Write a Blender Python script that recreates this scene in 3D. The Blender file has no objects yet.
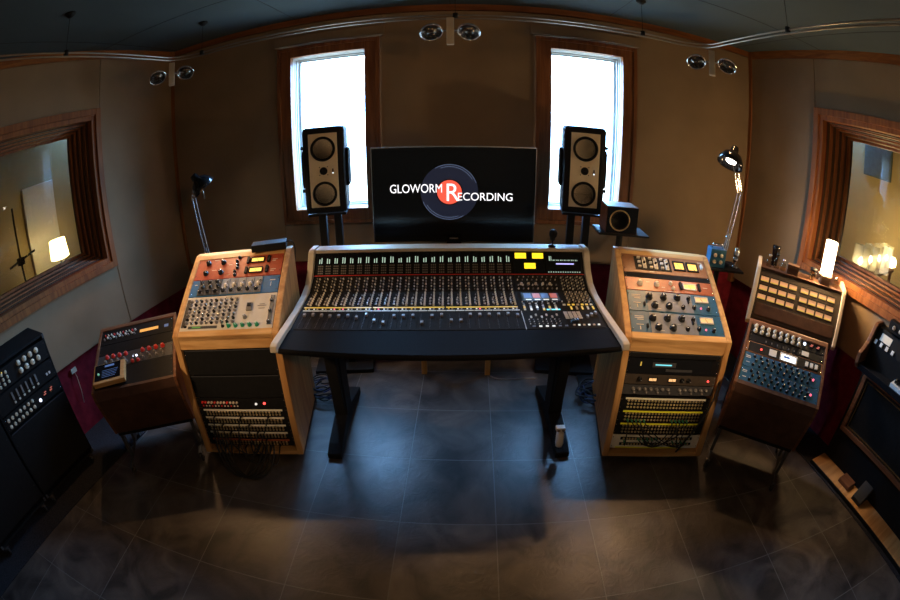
import bpy, bmesh, math, random
from mathutils import Matrix, Vector
random.seed(7)
R = math.radians
scn = bpy.context.scene
col = scn.collection
EUL = lambda x=0, y=0, z=0: Matrix.Rotation(z, 4, 'Z') @ Matrix.Rotation(y, 4, 'Y') @ Matrix.Rotation(x, 4, 'X')
T = lambda x=0, y=0, z=0: Matrix.Translation((x, y, z))

# ------------------------------------------------------------------ materials
MATS = {}
def new_mat(name):
    m = bpy.data.materials.new(name); m.use_nodes = True
    nt = m.node_tree
    b = nt.nodes.get('Principled BSDF')
    return m, nt, b
def plain(name, c, rough=.5, metal=0., spec=.5, var=.12, scale=30, bump=0., coat=0.):
    m, nt, b = new_mat(name)
    tc = nt.nodes.new('ShaderNodeTexCoord')
    n = nt.nodes.new('ShaderNodeTexNoise'); n.inputs['Scale'].default_value = scale; n.inputs['Detail'].default_value = 4
    nt.links.new(tc.outputs['Object'], n.inputs['Vector'])
    r = nt.nodes.new('ShaderNodeValToRGB')
    r.color_ramp.elements[0].position = .3; r.color_ramp.elements[1].position = .7
    r.color_ramp.elements[0].color = (*[max(0, x*(1-var)) for x in c], 1)
    r.color_ramp.elements[1].color = (*[min(1, x*(1+var)) for x in c], 1)
    nt.links.new(n.outputs['Fac'], r.inputs['Fac']); nt.links.new(r.outputs['Color'], b.inputs['Base Color'])
    b.inputs['Roughness'].default_value = rough; b.inputs['Metallic'].default_value = metal
    b.inputs['Specular IOR Level'].default_value = spec
    b.inputs['Coat Weight'].default_value = coat
    if bump:
        bp = nt.nodes.new('ShaderNodeBump'); bp.inputs['Strength'].default_value = bump; bp.inputs['Distance'].default_value = .005
        nt.links.new(n.outputs['Fac'], bp.inputs['Height']); nt.links.new(bp.outputs['Normal'], b.inputs['Normal'])
    MATS[name] = m; return m
def wood(name, c1, c2, axis=0, scale=6, rough=.45, knots=False):
    m, nt, b = new_mat(name)
    tc = nt.nodes.new('ShaderNodeTexCoord'); mp = nt.nodes.new('ShaderNodeMapping')
    s = [scale*4]*3; s[axis] = scale*.35
    mp.inputs['Scale'].default_value = s
    nt.links.new(tc.outputs['Object'], mp.inputs['Vector'])
    n = nt.nodes.new('ShaderNodeTexNoise'); n.inputs['Scale'].default_value = 1.2; n.inputs['Detail'].default_value = 7; n.inputs['Distortion'].default_value = 1.2
    nt.links.new(mp.outputs['Vector'], n.inputs['Vector'])
    r = nt.nodes.new('ShaderNodeValToRGB')
    r.color_ramp.elements[0].position = .3; r.color_ramp.elements[1].position = .68
    r.color_ramp.elements[0].color = (*c1, 1); r.color_ramp.elements[1].color = (*c2, 1)
    nt.links.new(n.outputs['Fac'], r.inputs['Fac'])
    out = r.outputs['Color']
    if knots:
        v = nt.nodes.new('ShaderNodeTexVoronoi'); v.inputs['Scale'].default_value = 4.2
        nt.links.new(tc.outputs['Object'], v.inputs['Vector'])
        kr = nt.nodes.new('ShaderNodeValToRGB'); kr.color_ramp.elements[0].position = .05; kr.color_ramp.elements[1].position = .12
        kr.color_ramp.elements[0].color = (.45, .32, .25, 1); kr.color_ramp.elements[1].color = (1, 1, 1, 1)
        nt.links.new(v.outputs['Distance'], kr.inputs['Fac'])
        mx = nt.nodes.new('ShaderNodeMix'); mx.data_type = 'RGBA'; mx.blend_type = 'MULTIPLY'; mx.inputs[0].default_value = 1
        nt.links.new(out, mx.inputs[6]); nt.links.new(kr.outputs['Color'], mx.inputs[7]); out = mx.outputs[2]
    nt.links.new(out, b.inputs['Base Color']); b.inputs['Roughness'].default_value = rough; b.inputs['Specular IOR Level'].default_value = .25
    MATS[name] = m; return m
def emit(name, c, s, base=None):
    m, nt, b = new_mat(name)
    b.inputs['Base Color'].default_value = (*(base or [x*.3 for x in c]), 1)
    b.inputs['Emission Color'].default_value = (*c, 1); b.inputs['Emission Strength'].default_value = s
    b.inputs['Roughness'].default_value = .4
    MATS[name] = m; return m

plain('wall_fabric', (.28, .19, .11), .95, scale=3, var=.10, spec=.1, bump=.1)
plain('live_wall', (.42, .31, .16), .9, scale=2)
plain('red_fabric', (.17, .012, .02), .95, scale=14, var=.3, spec=.1)
plain('ceiling_paint', (.085, .11, .12), .9, scale=1.2, var=.1, spec=.1)
plain('shadow_gap', (.015, .012, .01), .9)
plain('carpet', (.035, .035, .04), 1, scale=120, var=.35, spec=0, bump=.4)
plain('black', (.009, .0085, .008), .55, spec=.2, scale=40, var=.2)
plain('gloss_black', (.01, .01, .011), .15, var=.1)
plain('matte_black', (.007, .007, .007), .8, spec=.2, var=.2)
plain('console_black', (.012, .012, .012), .6, spec=.08, scale=200, var=.15)
plain('leather', (.012, .012, .012), .7, spec=.03, scale=160, var=.15, bump=.1)
plain('panel_grey', (.026, .023, .019), .75, spec=.05, scale=60)
plain('strip_a', (.026, .021, .016), .75, spec=.05)
plain('cream_paint', (.56, .47, .34), .55, spec=.25, scale=20, var=.05)
plain('light_knob', (.72, .62, .48), .4)
plain('beige_knob', (.72, .62, .45), .4)
plain('grey_knob', (.20, .18, .16), .4)
plain('black_knob', (.012, .012, .012), .25, var=.1)
plain('red_knob', (.75, .03, .02), .35)
plain('green_knob', (.02, .28, .13), .35)
plain('silver', (.75, .74, .72), .25, metal=1, var=.05)
plain('rail_metal', (.38, .33, .28), .4, metal=1, var=.05)
plain('chrome', (.9, .89, .88), .08, metal=1, var=.02)
plain('reflector', (.16, .14, .12), .22, metal=1, var=.02)
plain('brass', (.8, .6, .3), .3, metal=1)
plain('cream_panel', (.66, .60, .50), .4, var=.04)
plain('red_panel', (.42, .07, .03), .35, scale=50)
plain('rust_panel', (.40, .10, .035), .35, scale=50)
plain('brown_panel', (.30, .13, .055), .4, scale=50)
plain('blue_panel', (.02, .13, .32), .38, scale=50)
plain('teal_panel', (.022, .10, .18), .38, scale=50)
plain('module_grey', (.20, .21, .23), .4)
plain('dark_grey', (.05, .05, .052), .45)
plain('brown_case', (.085, .038, .02), .5, scale=20, var=.25)
plain('brown_dark_fabric', (.05, .035, .022), .6, scale=40)
plain('beige_baffle', (.85, .70, .46), .45, var=.04)
plain('cone', (.009, .009, .009), .5, spec=.2)
plain('rubber', (.015, .015, .015), .7)
plain('white_plastic', (.75, .74, .70), .4, var=.03)
plain('yellow_strip', (.85, .86, .04), .5, var=.05)
plain('cream_strip', (.82, .76, .62), .5, var=.05)
plain('window_white', (.5, .5, .48), .5, var=.04)
plain('wicker', (.12, .06, .03), .6)
plain('slate_fabric', (.09, .12, .13), .9)
plain('navy_cable', (.03, .05, .14), .35)
plain('record_blue', (.02, .024, .045), .4)
wood('trim_wood', (.16, .05, .016), (.30, .11, .035), 2, 5)
wood('trim_wood_h', (.16, .05, .016), (.30, .11, .035), 0, 5)
wood('trim_wood_y', (.20, .065, .018), (.36, .135, .035), 1, 5)
wood('dark_wood', (.035, .018, .01), (.09, .042, .02), 2, 5)
wood('trim_wood_o', (.17, .052, .014), (.31, .11, .028), 2, 5, .6)
wood('rack_wood', (.52, .26, .085), (.80, .48, .19), 0, 4, .45, True)
wood('rack_wood_v', (.46, .22, .07), (.70, .40, .15), 2, 4, .5, True)
wood('walnut', (.10, .04, .018), (.22, .09, .04), 0, 6)
wood('cream_wood', (.62, .50, .33), (.75, .62, .42), 2, 4)
wood('pine', (.52, .25, .08), (.72, .40, .15), 1, 4)
wood('leg_wood', (.5, .25, .07), (.7, .38, .13), 2, 4)

def floor_mat():
    m, nt, b = new_mat('slate_tile')
    L = nt.links.new
    tc = nt.nodes.new('ShaderNodeTexCoord')
    sp = nt.nodes.new('ShaderNodeSeparateXYZ'); L(tc.outputs['Object'], sp.inputs[0])
    def grid(sock, off, w):
        a = nt.nodes.new('ShaderNodeMath'); a.operation = 'ADD'; a.inputs[1].default_value = off; L(sock, a.inputs[0])
        d = nt.nodes.new('ShaderNodeMath'); d.operation = 'DIVIDE'; d.inputs[1].default_value = .4865; L(a.outputs[0], d.inputs[0])
        f = nt.nodes.new('ShaderNodeMath'); f.operation = 'FRACT'; L(d.outputs[0], f.inputs[0])
        g = nt.nodes.new('ShaderNodeMath'); g.operation = 'LESS_THAN'; g.inputs[1].default_value = w; L(f.outputs[0], g.inputs[0])
        fl = nt.nodes.new('ShaderNodeMath'); fl.operation = 'FLOOR'; L(d.outputs[0], fl.inputs[0])
        return g.outputs[0], fl.outputs[0]
    gx, fx = grid(sp.outputs[0], .244+4.865, .011); gy, fy = grid(sp.outputs[1], -2.7987+9.73, .011)
    mxg = nt.nodes.new('ShaderNodeMath'); mxg.operation = 'MAXIMUM'; L(gx, mxg.inputs[0]); L(gy, mxg.inputs[1])
    cb = nt.nodes.new('ShaderNodeCombineXYZ'); L(fx, cb.inputs[0]); L(fy, cb.inputs[1])
    wn = nt.nodes.new('ShaderNodeTexWhiteNoise'); L(cb.outputs[0], wn.inputs['Vector'])
    n1 = nt.nodes.new('ShaderNodeTexNoise'); n1.inputs['Scale'].default_value = 3.2; n1.inputs['Detail'].default_value = 9; n1.inputs['Distortion'].default_value = 1.6
    L(tc.outputs['Object'], n1.inputs['Vector'])
    n2 = nt.nodes.new('ShaderNodeTexNoise'); n2.inputs['Scale'].default_value = 14; n2.inputs['Detail'].default_value = 6; n2.inputs['Distortion'].default_value = 2.5
    L(tc.outputs['Object'], n2.inputs['Vector'])
    r = nt.nodes.new('ShaderNodeValToRGB'); L(n1.outputs['Fac'], r.inputs['Fac'])
    r.color_ramp.elements[0].position = .3; r.color_ramp.elements[0].color = (.030, .027, .025, 1)
    r.color_ramp.elements[1].position = .72; r.color_ramp.elements[1].color = (.135, .112, .096, 1)
    mv = nt.nodes.new('ShaderNodeMapRange'); mv.inputs[3].default_value = .8; mv.inputs[4].default_value = 1.2; L(wn.outputs[0], mv.inputs[0])
    m1 = nt.nodes.new('ShaderNodeMix'); m1.data_type = 'RGBA'; m1.blend_type = 'MULTIPLY'; m1.inputs[0].default_value = 1
    L(r.outputs[0], m1.inputs[6]); L(mv.outputs[0], m1.inputs[7])
    m2 = nt.nodes.new('ShaderNodeMix'); m2.data_type = 'RGBA'; L(mxg.outputs[0], m2.inputs[0]); L(m1.outputs[2], m2.inputs[6]); m2.inputs[7].default_value = (.15, .145, .14, 1)
    L(m2.outputs[2], b.inputs['Base Color'])
    rr = nt.nodes.new('ShaderNodeMapRange'); rr.inputs[3].default_value = .24; rr.inputs[4].default_value = .5; L(n2.outputs['Fac'], rr.inputs[0]); L(rr.outputs[0], b.inputs['Roughness'])
    ad = nt.nodes.new('ShaderNodeMath'); ad.operation = 'SUBTRACT'; L(n2.outputs['Fac'], ad.inputs[0]); L(mxg.outputs[0], ad.inputs[1])
    bp = nt.nodes.new('ShaderNodeBump'); bp.inputs['Strength'].default_value = .35; bp.inputs['Distance'].default_value = .004
    L(ad.outputs[0], bp.inputs['Height']); L(bp.outputs[0], b.inputs['Normal'])
    MATS['slate_tile'] = m
floor_mat()
def ceil_mat():
    m = MATS['ceiling_paint']
ceil_mat()
def glass_mat(name, tint=(1, 1, 1), ior=1.5):
    m, nt, b = new_mat(name); nt.nodes.remove(b)
    out = nt.nodes['Material Output']
    t = nt.nodes.new('ShaderNodeBsdfTransparent'); t.inputs[0].default_value = (*tint, 1)
    g = nt.nodes.new('ShaderNodeBsdfGlossy'); g.inputs['Roughness'].default_value = .02
    lw = nt.nodes.new('ShaderNodeLayerWeight'); lw.inputs[0].default_value = .5
    pw = nt.nodes.new('ShaderNodeMath'); pw.operation = 'POWER'; pw.inputs[1].default_value = 5; nt.links.new(lw.outputs['Facing'], pw.inputs[0])
    f = nt.nodes.new('ShaderNodeMath'); f.operation = 'MULTIPLY_ADD'; f.inputs[1].default_value = .9; f.inputs[2].default_value = .04*(ior-.5)
    nt.links.new(pw.outputs[0], f.inputs[0])
    mx = nt.nodes.new('ShaderNodeMixShader')
    nt.links.new(f.outputs[0], mx.inputs[0]); nt.links.new(t.outputs[0], mx.inputs[1]); nt.links.new(g.outputs[0], mx.inputs[2])
    nt.links.new(mx.outputs[0], out.inputs[0]); MATS[name] = m
glass_mat('glass', (.93, .96, .95)); glass_mat('bottle_glass', (.85, .8, .7), 1.6)
emit('vu_yellow', (1, .62, .12), 1.6); emit('vu_amber', (1, .55, .22), 1.0); emit('meter_lamp', (1, .46, .20), .50, (.45, .3, .18))
emit('screen_yellow', (1, .68, .02), 1.5); emit('led_white', (.75, .82, 1), 3.5); emit('led_red', (1, .06, .05), 3)
emit('led_green', (.35, .9, .55), .35); emit('meter_bar', (.7, .95, .75), .55); emit('cyan_display', (.2, .75, .85), 1.1)
emit('button_white', (1, .95, .85), .75); emit('button_yellow', (1, .65, .1), .6); emit('screen_blue', (.25, .45, 1), .2)
emit('lcd_green', (.2, .55, .12), .35); emit('pink_led', (1, .15, .25), 1.6); emit('lantern_glow', (1, .80, .52), 9, (.8, .7, .5))
emit('bulb_glow', (1, .45, .18), .5); emit('lamp_inner', (1, .86, .74), 14); emit('logo_white', (1, .98, 1), 1.3)
emit('logo_red', (1, .12, .07), 1.0); emit('logo_navy', (.06, .08, .17), .15, (.02, .02, .03)); emit('logo_line', (.3, .4, .65), .55)
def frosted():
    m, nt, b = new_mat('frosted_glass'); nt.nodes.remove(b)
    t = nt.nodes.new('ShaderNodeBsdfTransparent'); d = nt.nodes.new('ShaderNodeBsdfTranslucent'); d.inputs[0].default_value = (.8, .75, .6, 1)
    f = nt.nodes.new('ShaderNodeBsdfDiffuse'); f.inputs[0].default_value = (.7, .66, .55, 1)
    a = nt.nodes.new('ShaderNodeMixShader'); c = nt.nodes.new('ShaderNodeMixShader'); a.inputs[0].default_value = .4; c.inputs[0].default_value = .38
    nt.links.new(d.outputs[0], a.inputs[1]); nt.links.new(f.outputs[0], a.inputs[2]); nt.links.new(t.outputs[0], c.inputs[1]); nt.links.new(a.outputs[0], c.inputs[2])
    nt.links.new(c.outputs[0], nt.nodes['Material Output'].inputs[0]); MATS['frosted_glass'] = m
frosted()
emit('reflection_bulb', (1, .75, .4), 30, (.8, .6, .3))  # glow of the lanterns that stand in for pane reflections
emit('shade_glow', (1, .72, .28), 9, (.8, .6, .3)); emit('small_shade_glow', (1, .75, .4), 5, (.8, .6, .3)); emit('purple_led', (.5, .45, 1), 1.4)
emit('orange_display', (1, .45, .1), .9); emit('gauge_red', (1, .25, .18), .4)
emit('scribble', (.8, .85, .8), .22, (.6, .55, .45))

# ------------------------------------------------------------------ mesh building
class B:
    """collects shapes, becomes ONE mesh"""
    def __init__(s): s.bm = bmesh.new()
    def _add(s, vs, fs, M=None, smooth=False, mi=0):
        nv = [s.bm.verts.new((M @ Vector(v)) if M is not None else v) for v in vs]
        for f in fs:
            try:
                fc = s.bm.faces.new([nv[i] for i in f]); fc.smooth = smooth; fc.material_index = mi
            except ValueError: pass
        return s
    def box(s, x0, x1, y0, y1, z0, z1, M=None, bev=0, mi=0):
        b = bmesh.new()
        vs = [b.verts.new(p) for p in [(x0,y0,z0),(x1,y0,z0),(x1,y1,z0),(x0,y1,z0),(x0,y0,z1),(x1,y0,z1),(x1,y1,z1),(x0,y1,z1)]]
        for f in [(0,3,2,1),(4,5,6,7),(0,1,5,4),(1,2,6,5),(2,3,7,6),(3,0,4,7)]: b.faces.new([vs[i] for i in f])
        if bev:
            bmesh.ops.bevel(b, geom=b.edges[:], offset=bev, segments=2, affect='EDGES', profile=.6)
        b.verts.index_update()
        s._add([v.co.copy() for v in b.verts], [[v.index for v in f.verts] for f in b.faces], M, False, mi); b.free(); return s
    def prism(s, prof, x0, x1, M=None, mi=0, bev=0):   # prof: (y,z) list
        b = bmesh.new(); n = len(prof)
        a = [b.verts.new((x0, y, z)) for y, z in prof]; c = [b.verts.new((x1, y, z)) for y, z in prof]
        b.faces.new(a[::-1]); b.faces.new(c)
        for i in range(n): b.faces.new([a[i], a[(i+1) % n], c[(i+1) % n], c[i]])
        bmesh.ops.recalc_face_normals(b, faces=b.faces[:])
        if bev: bmesh.ops.bevel(b, geom=b.edges[:], offset=bev, segments=2, affect='EDGES', profile=.6)
        b.verts.index_update()
        s._add([v.co.copy() for v in b.verts], [[v.index for v in f.verts] for f in b.faces], M, False, mi); b.free(); return s
    def lathe(s, prof, M=None, n=20, smooth=True, mi=0):   # prof: (r, z) along +z, M places it
        vs = []; fs = []; k = len(prof)
        for j in range(n):
            a = 2*math.pi*j/n
            for r, z in prof: vs.append((r*math.cos(a), r*math.sin(a), z))
        for j in range(n):
            for i in range(k-1):
                fs.append((j*k+i, ((j+1) % n)*k+i, ((j+1) % n)*k+i+1, j*k+i+1))
        if prof[0][0] > 1e-6: fs.append([j*k for j in range(n)][::-1])
        if prof[-1][0] > 1e-6: fs.append([j*k+k-1 for j in range(n)])
        s._add(vs, fs, M, smooth, mi); return s
    def cyl(s, p, q, r, n=12, r2=None, mi=0):
        p = Vector(p); q = Vector(q); d = q-p; M = Matrix.Translation(p) @ d.to_track_quat('Z', 'Y').to_matrix().to_4x4()
        s.lathe([(r, 0), (r2 if r2 is not None else r, d.length)], M, n, False, mi)
        return s
    def torus(s, R0, r, M=None, n=28, m=8, mi=0):
        vs = []; fs = []
        for j in range(n):
            a = 2*math.pi*j/n
            for i in range(m):
                b = 2*math.pi*i/m; rr = R0+r*math.cos(b)
                vs.append((rr*math.cos(a), rr*math.sin(a), r*math.sin(b)))
        for j in range(n):
            for i in range(m): fs.append((j*m+i, ((j+1) % n)*m+i, ((j+1) % n)*m+(i+1) % m, j*m+(i+1) % m))
        s._add(vs, fs, M, True, mi); return s
    def tube(s, pts, r, n=8, mi=0):
        pts = [Vector(p) for p in pts]; vs = []; fs = []
        up = Vector((.13, .2, 1)).normalized()
        for i, p in enumerate(pts):
            d = (pts[min(i+1, len(pts)-1)]-pts[max(i-1, 0)]).normalized()
            a = d.cross(up)
            if a.length < .05: a = d.cross(Vector((1, 0, 0)))
            a.normalize(); b = d.cross(a).normalized()
            for j in range(n):
                t = 2*math.pi*j/n; vs.append(p+a*r*math.cos(t)+b*r*math.sin(t))
        for i in range(len(pts)-1):
            for j in range(n): fs.append((i*n+j, i*n+(j+1) % n, (i+1)*n+(j+1) % n, (i+1)*n+j))
        fs.append(list(range(n))[::-1]); fs.append([(len(pts)-1)*n+j for j in range(n)])
        s._add(vs, fs, None, True, mi); return s
    def mesh(s, name, mats):
        bmesh.ops.recalc_face_normals(s.bm, faces=s.bm.faces[:])
        me = bpy.data.meshes.new(name); s.bm.to_mesh(me); s.bm.free()
        for m in (mats if isinstance(mats, (list, tuple)) else [mats]): me.materials.append(MATS[m])
        return me
def bez(p0, p1, p2, p3, n=14):
    p0, p1, p2, p3 = map(Vector, (p0, p1, p2, p3)); o = []
    for i in range(n+1):
        t = i/n; u = 1-t; o.append(p0*u**3+p1*3*u*u*t+p2*3*u*t*t+p3*t**3)
    return o
def link(name, data, parent=None, M=None):
    o = bpy.data.objects.new(name, data); col.objects.link(o)
    if parent is not None: o.parent = parent
    if M is not None: o.matrix_local = M if parent is not None else M
    if parent is None and M is not None: o.matrix_world = M
    return o
def obj(name, b, mats, parent=None, M=None):
    return link(name, b.mesh(name, mats), parent, M)
def tag(o, label=None, cat=None, group=None, kind=None):
    if label: o['label'] = label
    if cat: o['category'] = cat
    if group: o['group'] = group
    if kind: o['kind'] = kind
    return o
def thing(name, label, cat, M, group=None):
    o = link(name, None, None, M); o.empty_display_size = .1
    return tag(o, label, cat, group)
def struct(name, b, mats, parent=None):
    o = obj(name, b, mats, parent)
    if parent is None: tag(o, kind='structure')
    return o

# shared small meshes -------------------------------------------------
CACHE = {}
def knob_mesh(kind, r, h):
    key = ('knob', kind, round(r, 4), round(h, 4))
    if key not in CACHE:
        b = B(); M = Matrix.Rotation(R(90), 4, 'X')
        b.lathe([(r*1.15, 0), (r*1.15, h*.15), (r, h*.2), (r*.86, h*.92), (r*.72, h), (0, h)], M, 14)
        b.box(-r*.1, r*.1, -h*1.03, -h*.9, r*.05, r*.82, mi=1)
        CACHE[key] = b.mesh('knob', [kind, 'white_plastic' if kind != 'light_knob' and kind != 'beige_knob' else 'black'])
    return CACHE[key]
def knob(parent, x, z, r=.012, kind='black_knob', h=None, rot=None, y=-.004, name='knob'):
    o = link(name, knob_mesh(kind, r, h or r*1.5), parent, T(x, y, z) @ Matrix.Rotation(rot if rot is not None else random.uniform(-2.2, 2.2), 4, 'Y'))
    return o
def small_box(kind, w, d, h):
    key = ('box', kind, w, d, h)
    if key not in CACHE:
        CACHE[key] = B().box(-w/2, w/2, -d, 0, -h/2, h/2).mesh('box', kind)
    return CACHE[key]
def button(parent, x, z, kind, w=.01, h=.006, d=.003, name='button', y=-.004):
    return link(name, small_box(kind, w, d, h), parent, T(x, y, z))
def led(parent, x, z, kind='led_red', r=.004):
    key = ('led', kind, r)
    if key not in CACHE:
        CACHE[key] = B().lathe([(r, 0), (r*.8, r*.8), (0, r)], Matrix.Rotation(R(90), 4, 'X'), 10).mesh('indicator_light', kind)
    return link('indicator_light', CACHE[key], parent, T(x, -.004, z))
def meter(parent, x, z, w, h, glow='vu_yellow', frame='black'):
    key = ('meter', w, h, glow, frame)
    if key not in CACHE:
        b = B(); t = min(w, h)*.13
        b.box(-w/2, w/2, -.008, 0, -h/2, -h/2+t); b.box(-w/2, w/2, -.008, 0, h/2-t, h/2)
        b.box(-w/2, -w/2+t, -.008, 0, -h/2, h/2); b.box(w/2-t, w/2, -.008, 0, -h/2, h/2)
        f = b.mesh('meter', frame)
        g = B(); g.box(-w/2+t, w/2-t, -.003, 0, -h/2+t, h/2-t)
        g.box(-.0008, .0008, -.0045, -.003, -h/2+t, h/2-t*1.4, Matrix.Rotation(-.5, 4, 'Y'), mi=1)
        CACHE[key] = (f, g.mesh('meter_face', [glow, 'black']))
    f, g = CACHE[key]
    o = link('meter', f, parent, T(x, -.004, z)); link('meter_face', g, o); return o
def handle_pair(parent, w, h):
    for sx in (-1, 1):
        b = B(); x = sx*(w/2-.014)
        b.tube([(x, 0, h*.2), (x, -.02, h*.2), (x, -.024, h*.25), (x, -.024, h*.75), (x, -.02, h*.8), (x, 0, h*.8)], .003, 6)
        obj('handle', b, 'black', parent)
def unit(name, label, cat, F, xc, z0, w, h, panel, group=None, depth=.06, screws=True, M=None):
    r = thing(name, label, cat, F @ T(xc, 0, z0), group)
    b = B(); b.box(-w/2+.02, w/2-.02, .002, depth, .003, h-.003); obj('chassis', b, 'matte_black', r)
    b = B(); b.box(-w/2, w/2, -.004, .002, .0008, h-.0008, bev=.0008)
    if screws:
        for sx in (-1, 1):
            for sz in (.18, .82): b.lathe([(.0035, 0), (.003, .0015), (0, .002)], T(sx*(w/2-.008), -.004, h*sz) @ Matrix.Rotation(R(90), 4, 'X'), 8, mi=1)
    obj('faceplate', b, [panel, 'silver'], r)
    return r
def marks(parent, items, kind='white_plastic', name='lettering_mark'):
    for x, z, w, h in items: link(name, small_box(kind, w, .0012, h), parent, T(x, -.004, z))

# ------------------------------------------------------------------ room
YB = 3.25; CZ = 2.775; SL = .14; XL, XR = -2.535, 2.56; YREAR = -2.0
def wallframe(side):
    n = math.hypot(1, SL)
    if side == 'left': d = Vector((-SL, -1, 0))/n; o = Vector((XL, YB, 0)); nn = Vector((-1, SL, 0))/n
    else: d = Vector((SL, -1, 0))/n; o = Vector((XR, YB, 0)); nn = Vector((1, SL, 0))/n
    return Matrix(((d.x, nn.x, 0, o.x), (d.y, nn.y, 0, o.y), (0, 0, 1, 0), (0, 0, 0, 1)))
b = B(); b.box(-7, 7, YREAR-.3, YB+.3, -.12, 0); struct('floor', b, 'slate_tile')
b = B(); b.box(-7, 7, YREAR-.3, YB+.35, CZ, CZ+.12)
ceil = struct('ceiling', b, 'ceiling_paint')
b = B()
for x in (-2.45, -1.25, -.05, 1.15, 2.35): b.box(x-.002, x+.002, YREAR, YB, CZ-.0015, CZ+.01)
for y in (2.35, -.1): b.box(-3.2, 3.2, y-.002, y+.002, CZ-.0015, CZ+.01)
obj('panel_joints', b, 'shadow_gap', ceil)
# back wall with two window openings
WZ0, WZ1 = 1.10, 2.51
WX = [(-1.375, -.59), (.59, 1.345)]
b = B(); y0, y1 = YB, YB+.14
xs = [XL-.3, WX[0][0], WX[0][1], WX[1][0], WX[1][1], XR+.3]
for i in (0, 2, 4): b.box(xs[i], xs[i+1], y0, y1, .0, CZ)
for (a, c) in WX: b.box(a, c, y0, y1, 0, WZ0); b.box(a, c, y0, y1, WZ1, CZ)
struct('wall_back', b, 'wall_fabric')
# lower red wainscot (slightly recessed look: fabric panels stand proud above)
def split_panel(name, x0, x1):
    b = B(); b.box(x0, x1, YB-.012, YB, 0, .745); struct(name, b, 'red_fabric')
split_panel('trim_1', XL, XR)
b = B()
PB = YB-.045
for x0, x1 in ((XL+.02, WX[0][0]-.03), (WX[0][1]+.03, WX[1][0]-.03), (WX[1][1]+.03, XR-.02)): b.box(x0, x1, PB, YB, .76, CZ-.055, bev=.006)
for a, c in WX:
    b.box(a-.03, c+.03, PB, YB, .76, WZ0-.03, bev=.006); b.box(a-.03, c+.03, PB, YB, WZ1+.03, CZ-.055, bev=.006)
struct('trim_2', b, 'wall_fabric')
b = B()
for a, c in WX: b.box(a-.06, c+.06, PB-.02, PB+.005, WZ1+.035, WZ1+.11, bev=.004)
struct('trim_3', b, 'wall_fabric')
# crown and corner trims
b = B(); b.box(XL, XR, YB-.05, YB, CZ-.05, CZ); struct('trim_4', b, 'trim_wood_h')
b = B(); b.box(XL+.0, XL+.055, PB-.03, YB, .70, CZ, bev=.004); struct('trim_12', b, 'trim_wood_o')
b = B(); b.box(XR-.055, XR, PB-.03, YB, .70, CZ, bev=.004); struct('trim_13', b, 'trim_wood_o')
# side walls
for side in ('left', 'right'):
    W = wallframe(side); Ln = 5.4
    s0 = .92 if side == 'left' else .83
    s1 = s0+2.1; z0, z1 = (1.06, 2.30) if side == 'left' else (1.08, 2.31)
    fw = .085
    so, eo, zo, to = s0+fw, s1-fw, z0+fw, z1-fw
    b = B(); th = .28 if side == 'left' else .36; gt = .0 if side == 'left' else .08
    b.box(-.1, so, 0, th, 0, CZ, W); b.box(eo, Ln, 0, th, 0, CZ, W); b.box(so, eo, 0, th, 0, zo, W); b.box(so, eo, 0, th, to, CZ, W)
    w = struct('wall_'+side, b, 'red_fabric')
    b = B(); p = -.05; lz = .575 if side == 'left' else .70
    b.box(.0, s0-.012, p, .0, lz, CZ-.07, W, bev=.006)
    b.box(s0-.008, s1, p, .0, lz, z0-.004, W, bev=.006); b.box(s0-.008, s1, p, .0, z1+.004, CZ-.07, W, bev=.006)
    b.box(s1+.004, Ln, p, .0, lz, CZ-.07, W, bev=.006)
    obj('fabric_panel', b, 'wall_fabric', w)
    b = B(); b.box(0, Ln, -.055, 0, CZ-.07, CZ, W); struct('trim_5' if side == 'left' else 'trim_6', b, 'trim_wood_y')
    b = B(); b.box(-.02, .05, -.065, .0, lz-.05, CZ, W, bev=.004); struct('trim_7' if side == 'left' else 'trim_8', b, 'trim_wood_o')
    # window set: outer casing, stepped reveal, two panes
    root = link('window_3' if side == 'left' else 'window_4', None); tag(root, kind='structure')
    def ring(bb, a0, a1, c0, c1, wd, t0, t1):
        bb.box(a0, a0+wd, t0, t1, c0, c1, W, bev=.003); bb.box(a1-wd, a1, t0, t1, c0, c1, W, bev=.003)
        bb.box(a0+wd, a1-wd, t0, t1, c0, c0+wd, W, bev=.003); bb.box(a0+wd, a1-wd, t0, t1, c1-wd, c1, W, bev=.003)
    b = B(); ring(b, s0, s1, z0, z1, .05, -.085, -.0); ring(b, s0+.035, s1-.035, z0+.035, z1-.035, .05, -.065, .0)
    obj('window_frame', b, 'trim_wood_o', root)
    a1, a2 = B(), B(); D_ = .279+gt; n_ = 9
    for k in range(n_):
        t0 = .001+D_*k/n_; wd = .006+.009*k*(1 if k % 2 else .8)
        ring(a1 if k % 2 else a2, so+.0015, eo-.0015, zo+.0015, to-.0015, wd, t0, .001+D_*(k+1)/n_)
    obj('window_sash', a1, 'trim_wood', root); obj('window_stop', a2, 'dark_wood', root)
    b = B(); b.box(so+.03, eo-.03, .256+gt, .261+gt, zo+.03, to-.03, W); obj('pane', b, 'glass', root)
    # room beyond the pane
    sgn = -1 if side == 'left' else 1
    b = B(); b.box(-.3, 3.6, 2.3, 2.4, 0, CZ, W); b.box(-.25, -.15, -.1, 2.4, 0, CZ, W); b.box(3.6, 3.7, th, 2.4, 0, CZ, W)
    struct('wall_live_'+side, b, 'live_wall')
b = B(); b.box(-4.5, 4.5, YREAR-.15, YREAR, 0, CZ); struct('wall_rear', b, 'wall_fabric')
# carpet strips along the side walls
for nm, side in (('trim_9', 'left'), ('trim_10', 'right')):
    W = wallframe(side); b = B(); b.box(0, 5, -.55 if side == 'left' else -.35, 0, 0, .006, W); struct(nm, b, 'carpet')

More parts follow.
